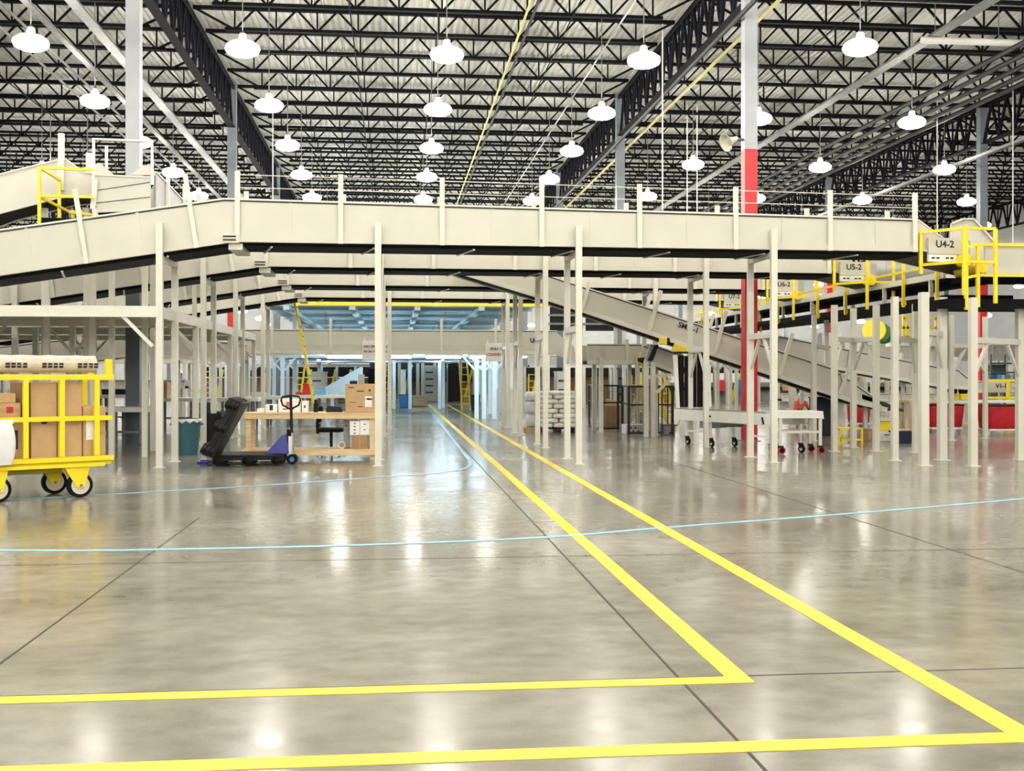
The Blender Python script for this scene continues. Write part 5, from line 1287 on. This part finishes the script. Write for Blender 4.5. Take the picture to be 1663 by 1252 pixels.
# far cabinets and machines closing the aisle
def cabinet(label, q0, q1, base, top, m, d=1.0, slots=0):
    g0, g1 = G(q0, base), G(q1, base); Y = g0.y; zt = PZ(q0, top, Y); t = thing('control_cabinet', label, 'cabinet', ((g0.x+g1.x)/2, Y, 0), 'far cabinets')
    MB().box(g0.x, g1.x, Y, Y + d, .02, zt).build('body', m, t); MB().box(g0.x - .03, g1.x + .03, Y - .02, Y + d, zt, zt + .06).build('top_cap', m, t)
    MB().box(g0.x + .03, g1.x - .03, Y - .015, Y, .12, zt - .1).build('door', m, t)
    for i in range(slots): z = .3 + (zt - .5) * (i + .5) / slots; MB().box(g0.x + .1*(g1.x-g0.x), g1.x - .35*(g1.x-g0.x), Y - .022, Y - .015, z, z + .08).build('slot', inkm, t)
cabinet('tall beige cabinet far down the aisle, left', 650, 659, 656, 602, cream)
cabinet('wide beige cabinet far down the aisle with dark slots', 689, 711, 652, 595, cream, slots=4)
cabinet('grey-green cabinet with white louvres behind the mesh fence', 1003, 1017, 690, 600, darkcol, slots=5)
cabinet('low wooden-topped desk far down the aisle', 670, 693, 660, 645, wood)
cabinet('dark machine block far down the aisle, left of the posts', 598, 618, 654, 600, pipem)
cabinet('dark machine block behind the yellow stair right of the aisle', 728, 748, 652, 592, pipem)
cabinet('pale cabinet behind the blue posts at left', 505, 530, 655, 605, cream, slots=2)
cabinet('beige cabinet behind the bagged pallet', 905, 925, 668, 605, cream, slots=3)
sl = thing('sloped_chute', 'pale blue sloping chute side beyond the bench, below the left hanging sign', 'chute', P(570, 625, 43))
MB().prism([P(528, 632, 43), P(588, 597, 43), P(588, 630, 43), P(560, 640, 43), P(528, 640, 43)], (0, .8, 0)).build('side_panel', palepost, sl)
MB().beam(P(528, 631, 43) - Vector((0, .03, 0)), P(588, 596, 43) - Vector((0, .03, 0)), .08).build('top_lip', palepost, sl)
for q in (540, 582): MB().box(PX(q, 43.4) - .06, PX(q, 43.4) + .06, 43.35, 43.45, 0, PZ(q, 636, 43.4)).build('support_post', palepost, sl)
# far dark-bellied conveyors across the back, both sides
for i, (q0, q1, Y, pb, pt, lab) in enumerate(((600, 760, 78, 600, 586, 'far cream conveyor closing the view down the aisle'), (860, 1100, 60, 596, 578, 'far cream conveyor behind the low section right of the aisle'),
        (1100, 1420, 66, 596, 578, 'far cream conveyor behind the red column at right'), (1260, 1700, 75, 585, 560, 'white machine line far off at the right'), (400, 600, 70, 606, 592, 'far cream conveyor behind the pale blue posts at left'), (1270, 1560, 46, 652, 640, 'low cream conveyor in the distance under the second incline'))):
    level(lab, float(Y), PX(q0, Y), PX(q1, Y), PZ(q0, pb, Y), PZ(q0, pt, Y), [PX(q0 + (q1-q0)*f, Y) for f in (.2, .5, .8)], .5, posts=[PX(q0 + (q1-q0)*f, Y) for f in (.1, .35, .6, .85)])
for i, (q, base, tz) in enumerate(((1165, 690, 2.3), (1186, 684, 2.3), (1196, 678, 2.3), (1290, 682, 2.3), (1302, 690, 2.4), (1285, 694, 2.4))):
    post(q, base, tz, creamd, lab='%s from the left of the slim posts around the red column base' % ORD[i])

# ================================================================ people
def person(label, base, rz, joints, edges, radii, parts, height_scale=1.0, lean=None):
    t = thing('person', label, 'person', base, rz=rz)
    me = bpy.data.meshes.new('body'); me.from_pydata([Vector(j) for j in joints], edges, [])
    o = bpy.data.objects.new('body', me); COL.objects.link(o); o.parent = t
    sm = o.modifiers.new('skin', 'SKIN'); sm.use_smooth_shade = True
    for i, r_ in enumerate(radii): me.skin_vertices[0].data[i].radius = (r_, r_ * .85)
    me.skin_vertices[0].data[0].use_root = True
    ss = o.modifiers.new('sub', 'SUBSURF'); ss.levels = 1; ss.render_levels = 2
    dg = bpy.context.evaluated_depsgraph_get(); m2 = bpy.data.meshes.new_from_object(o.evaluated_get(dg))
    o.modifiers.clear(); o.data = m2
    mats_, fn = parts
    for m in mats_: m2.materials.append(m)
    for p in m2.polygons: p.material_index = fn(p.center)
    WORLD[t.name] = Vector(); return t
# standing worker, arms forward over the table
J = [(0, 0, .98), (0, 0, 1.22), (0, .02, 1.44), (0, .03, 1.53), (0, .05, 1.64), (0, .05, 1.70),
     (-.19, .02, 1.41), (-.25, .08, 1.13), (-.17, .30, 1.07), (.19, .02, 1.41), (.25, .08, 1.13), (.17, .30, 1.07),
     (-.10, 0, .92), (-.11, .02, .50), (-.11, -.02, .09), (-.12, .13, .04), (.10, 0, .92), (.11, .04, .50), (.11, .0, .09), (.12, .15, .04),
     (-.15, .38, 1.05), (.15, .38, 1.05)]
E = [(0,1),(1,2),(2,3),(3,4),(4,5),(2,6),(6,7),(7,8),(8,20),(2,9),(9,10),(10,11),(11,21),(0,12),(12,13),(13,14),(14,15),(0,16),(16,17),(17,18),(18,19)]
Rr = [.16,.15,.16,.06,.095,.07,.075,.055,.04,.075,.055,.04,.095,.07,.05,.04,.095,.07,.05,.04,.035,.035]
def who(c):
    if c.z > 1.50: return 1
    if c.y > .26 and c.z > .9: return 1
    if c.z > .95: return 0
    return 2
gp_ = G(294, 657)
t = person('standing worker in blue top and white cap behind the left tables', gp_, R(200), J, E, Rr, ([blueshirt, skin, darkcloth], who))
MB().lathe([(.115, 1.66), (.118, 1.70), (.10, 1.76), (.05, 1.79)], (0, .05, 0), 14).build('cap', white, t); MB().box(-.07, .07, .13, .22, 1.665, 1.68).build('cap_brim', white, t)
for s in (-1, 1): MB().lathe([(.014, 0), (.014, .01)], (s*.035, .142, 1.655), 8).build('eye', hair, t)
MB().prism([(-.012, .14, 1.62), (.012, .14, 1.62), (.006, .145, 1.66), (-.006, .145, 1.66)], (0, .02, 0)).build('nose', skin, t)
for s in (-1, 1):
    for k in range(5): MB().tube([(s*.15 + (k-2)*.016, .40, 1.05), (s*.15 + (k-2)*.018, .45 + (.02 if k == 2 else 0), 1.035), (s*.15 + (k-2)*.018, .475 + (.02 if k == 2 else 0), 1.01)], .009, 6).build('finger', skin, t)
# crouching worker in an orange-red vest and white helmet
J2 = [(0, 0, .32), (0, .10, .52), (0, .22, .74), (0, .27, .82), (0, .32, .91), (0, .34, .97),
      (-.18, .22, .71), (-.24, .36, .50), (-.15, .52, .40), (.18, .22, .71), (.24, .36, .50), (.15, .52, .40),
      (-.11, 0, .30), (-.15, .40, .46), (-.14, .22, .08), (-.14, .38, .04), (.11, 0, .30), (.15, .40, .46), (.14, .22, .08), (.14, .38, .04), (-.13, .60, .37), (.13, .60, .37)]
def who2(c):
    if c.z > .80: return 1
    if c.y > .48 and .3 < c.z < .45: return 1
    if c.z > .50 and c.y < .34: return 0
    return 2
gp2 = G(1292, 690)
t = person('crouching worker in orange-red vest and white helmet, beyond the roller table', gp2, R(-60), J2, E, Rr, ([orange, skin, darkcloth], who2))
MB().lathe([(.14, .92), (.125, .94), (.115, 1.0), (.07, 1.05), (.02, 1.06)], (0, .32, 0), 16).build('helmet', white, t)
for s in (-1, 1): MB().lathe([(.014, 0), (.014, .01)], (s*.035, .425, .90), 8).build('eye', hair, t)
for s in (-1, 1):
    for k in range(5): MB().tube([(s*.13 + (k-2)*.016, .61, .37), (s*.13 + (k-2)*.018, .665, .35), (s*.13 + (k-2)*.018, .685, .32)], .009, 6).build('finger', skin, t)

# dark equipment closing the aisle, and fill-light tubes added under the aisle conveyor
t = thing('equipment_line', 'dark machinery line closing the far end of the aisle, beige pillars in front', 'machinery', (PX(690, 72), 72, 0))
MB().box(PX(600, 72), PX(790, 72), 72, 73, PZ(690, 620, 72), PZ(690, 588, 72)).build('dark_hood', pipem, t)
MB().box(PX(600, 72), PX(790, 72), 72.4, 73, .02, PZ(690, 620, 72)).build('lower_panel', cardd, t)
for q in (632, 646, 662, 676, 684, 704, 726, 745, 768): MB().box(PX(q, 71), PX(q + 5, 71), 70.9, 71.3, 0, 2.3).build('pillar', cream, t)
for q in (608, 655, 700, 735, 755): MB().beam(P(q, 645, 71.5), P(q + 14, 592, 71.5), .14).build('yellow_brace', yellow, t)
t = thing('equipment_line', 'dark machinery line far behind the bagged pallet and mesh fence', 'machinery', (PX(960, 57), 57, 0))
MB().box(PX(845, 57), PX(1085, 57), 57, 58, PZ(960, 612, 57), PZ(960, 597, 57)).build('dark_hood', pipem, t)
for q in (850, 880, 915, 940, 965, 990, 1012, 1045, 1070): MB().box(PX(q, 56.5), PX(q + 4, 56.5), 56.4, 56.8, 0, 2.0).build('pillar', cream, t)
for q in (862, 930, 1000, 1030, 1060): MB().beam(P(q, 655, 56.8), P(q + 12, 605, 56.8), .14).build('yellow_brace', yellow, t)
MB().box(PX(850, 57.6), PX(1085, 57.6), 57.6, 58, .02, 1.5).build('lower_panel', cardd, t)
t = thing('equipment_line', 'pale and dark machinery line behind the pale blue posts at left', 'machinery', (PX(500, 68), 68, 0))
MB().box(PX(330, 68), PX(600, 68), 68, 69, PZ(500, 612, 68), PZ(500, 596, 68)).build('dark_hood', pipem, t)
MB().box(PX(330, 68), PX(600, 68), 68.5, 69, .02, 1.4).build('lower_panel', cardd, t)
for q in (340, 365, 385, 412, 436, 456, 480, 520, 545, 575): MB().box(PX(q, 67.5), PX(q + 4, 67.5), 67.4, 67.8, 0, 2.1).build('pillar', palepost, t)
for q in (352, 425, 495, 535, 560): MB().beam(P(q, 650, 67.7), P(q + 10, 600, 67.7), .14).build('yellow_brace', yellow, t)
for i, q in enumerate((560, 640, 720, 790)):
    x = PX(q, 39.8); t = thing('added_tube_lamp', 'added cool tube lamp under the U8 conveyor, %s from the left' % ORD[i], 'lamp', (x, 39.7, 2.3), 'added cool tube lamps')
    zt_ = PZ(640, 575, Y8) + .02
    MB().box(x - .65, x + .65, 39.66, 39.74, zt_ - .06, zt_).build('fitting', white, t); MB().cyl((x - .6, 39.7, zt_ - .11), (x + .6, 39.7, zt_ - .11), .05, 8).build('tube', coollens, t)

t = thing('equipment_line', 'pale machinery line far behind the roller conveyor and red column', 'machinery', (PX(1250, 62), 62, 0))
MB().box(PX(1090, 62), PX(1500, 62), 62, 63, PZ(1250, 606, 62), PZ(1250, 596, 62)).build('dark_hood', pipem, t)
MB().box(PX(1090, 62), PX(1500, 62), 62.4, 63, .02, 1.15).build('lower_panel', greyp, t)
MB().box(PX(1090, 62), PX(1500, 62), 62.2, 62.4, .7, .9).build('dark_band', pipem, t)
for q in (1098, 1130, 1150, 1160, 1178, 1205, 1230, 1262, 1283, 1310, 1335, 1372, 1400, 1440, 1475): MB().box(PX(q, 61.5), PX(q + 4, 61.5), 61.4, 61.8, 0, 2.0).build('pillar', cream, t)
for q in (1140, 1188, 1218, 1297, 1385, 1420): MB().beam(P(q, 652, 61.8), P(q + 12, 606, 61.8), .14).build('yellow_brace', yellow, t)
for q, m in ((1166, redp), (1196, bluet), (1272, card), (1322, redp), (1350, bluet)): MB().box(PX(q, 61.2), PX(q + 9, 61.2), 61.0, 61.4, .7, 1.3).build('goods', m, t)
t = thing('dark_ceiling_block', 'dark block added for the dark ceiling region right of the blue mezzanine', 'dark block', (PX(930, 53), 53, 0))
MB().box(PX(888, 53), PX(1010, 53), 53, 54, PZ(930, 536, 53), PZ(930, 498, 53)).build('dark_back', pipem, t)  # dark block put in for a dark region of ceiling
for py in (512, 526): MB().box(PX(888, 52.9), PX(1010, 52.9), 52.85, 52.95, PZ(930, py, 52.9) - .05, PZ(930, py, 52.9) + .05).build('rail', galv, t)
for q in (890, 948, 1006): MB().box(PX(q, 53) - .07, PX(q, 53) + .07, 52.9, 53.1, 0, PZ(930, 498, 53)).build('support_post', creamd, t)

# thin hanger rods, horn loudspeaker, pale tube
for i, (q, Y, lab) in enumerate(((82, 45, 'left of the yellow cage'), (142, 45, 'above the yellow cage'), (443, 44, 'left of the middle lamp rows'), (1076, 33.5, 'right of the middle bay'), (1116, 43, 'left of two, behind the right column'), (1132, 43, 'right of two, behind the right column'), (1522, 38, 'above the U4-2 chute'), (1645, 36, 'near the right edge'))):
    x = PX(q, Y); tag(MB().cyl((x, Y, 5.2), (x, Y, 12.27), .022, 6).build('hanger_rod', galv if i < 2 else white), 'thin pale hanger rod from the roof, ' + lab, 'rod', 'roof hanger rods')
p = Vector((8.5 - .155, 26.7, 7.25)); t = thing('horn_speaker', 'tan horn loudspeaker on the side of the red and white column', 'loudspeaker', p)
hm = MB().lathe([(.05, 0), (.07, .12), (.12, .26), (.22, .36), (.20, .36), (.10, .26)], (0, 0, 0), 16); hm.xf(Matrix.Translation(p + Vector((-.20, -.15, 0))) @ Matrix.Rotation(R(-115), 4, 'Y') @ Matrix.Rotation(R(20), 4, 'X')); hm.build('horn', hub, t)
MB().beam(p + Vector((.0, -.05, -.02)), p + Vector((-.24, -.15, 0)), .05).build('bracket', darkcol, t)
t = thing('pale_tube', 'pale horizontal tube hung below the joists at the upper right', 'duct', (16.5, 31.0, 11.1))
MB().cyl((14.9, 31, 11.1), (20, 31, 11.1), .10, 12).build('tube', white, t)
for x in (15.3, 17.2, 19.2): MB().cyl((x, 31, 11.18), (x, 31, 12.27), .012, 5).build('hanger', galv, t)
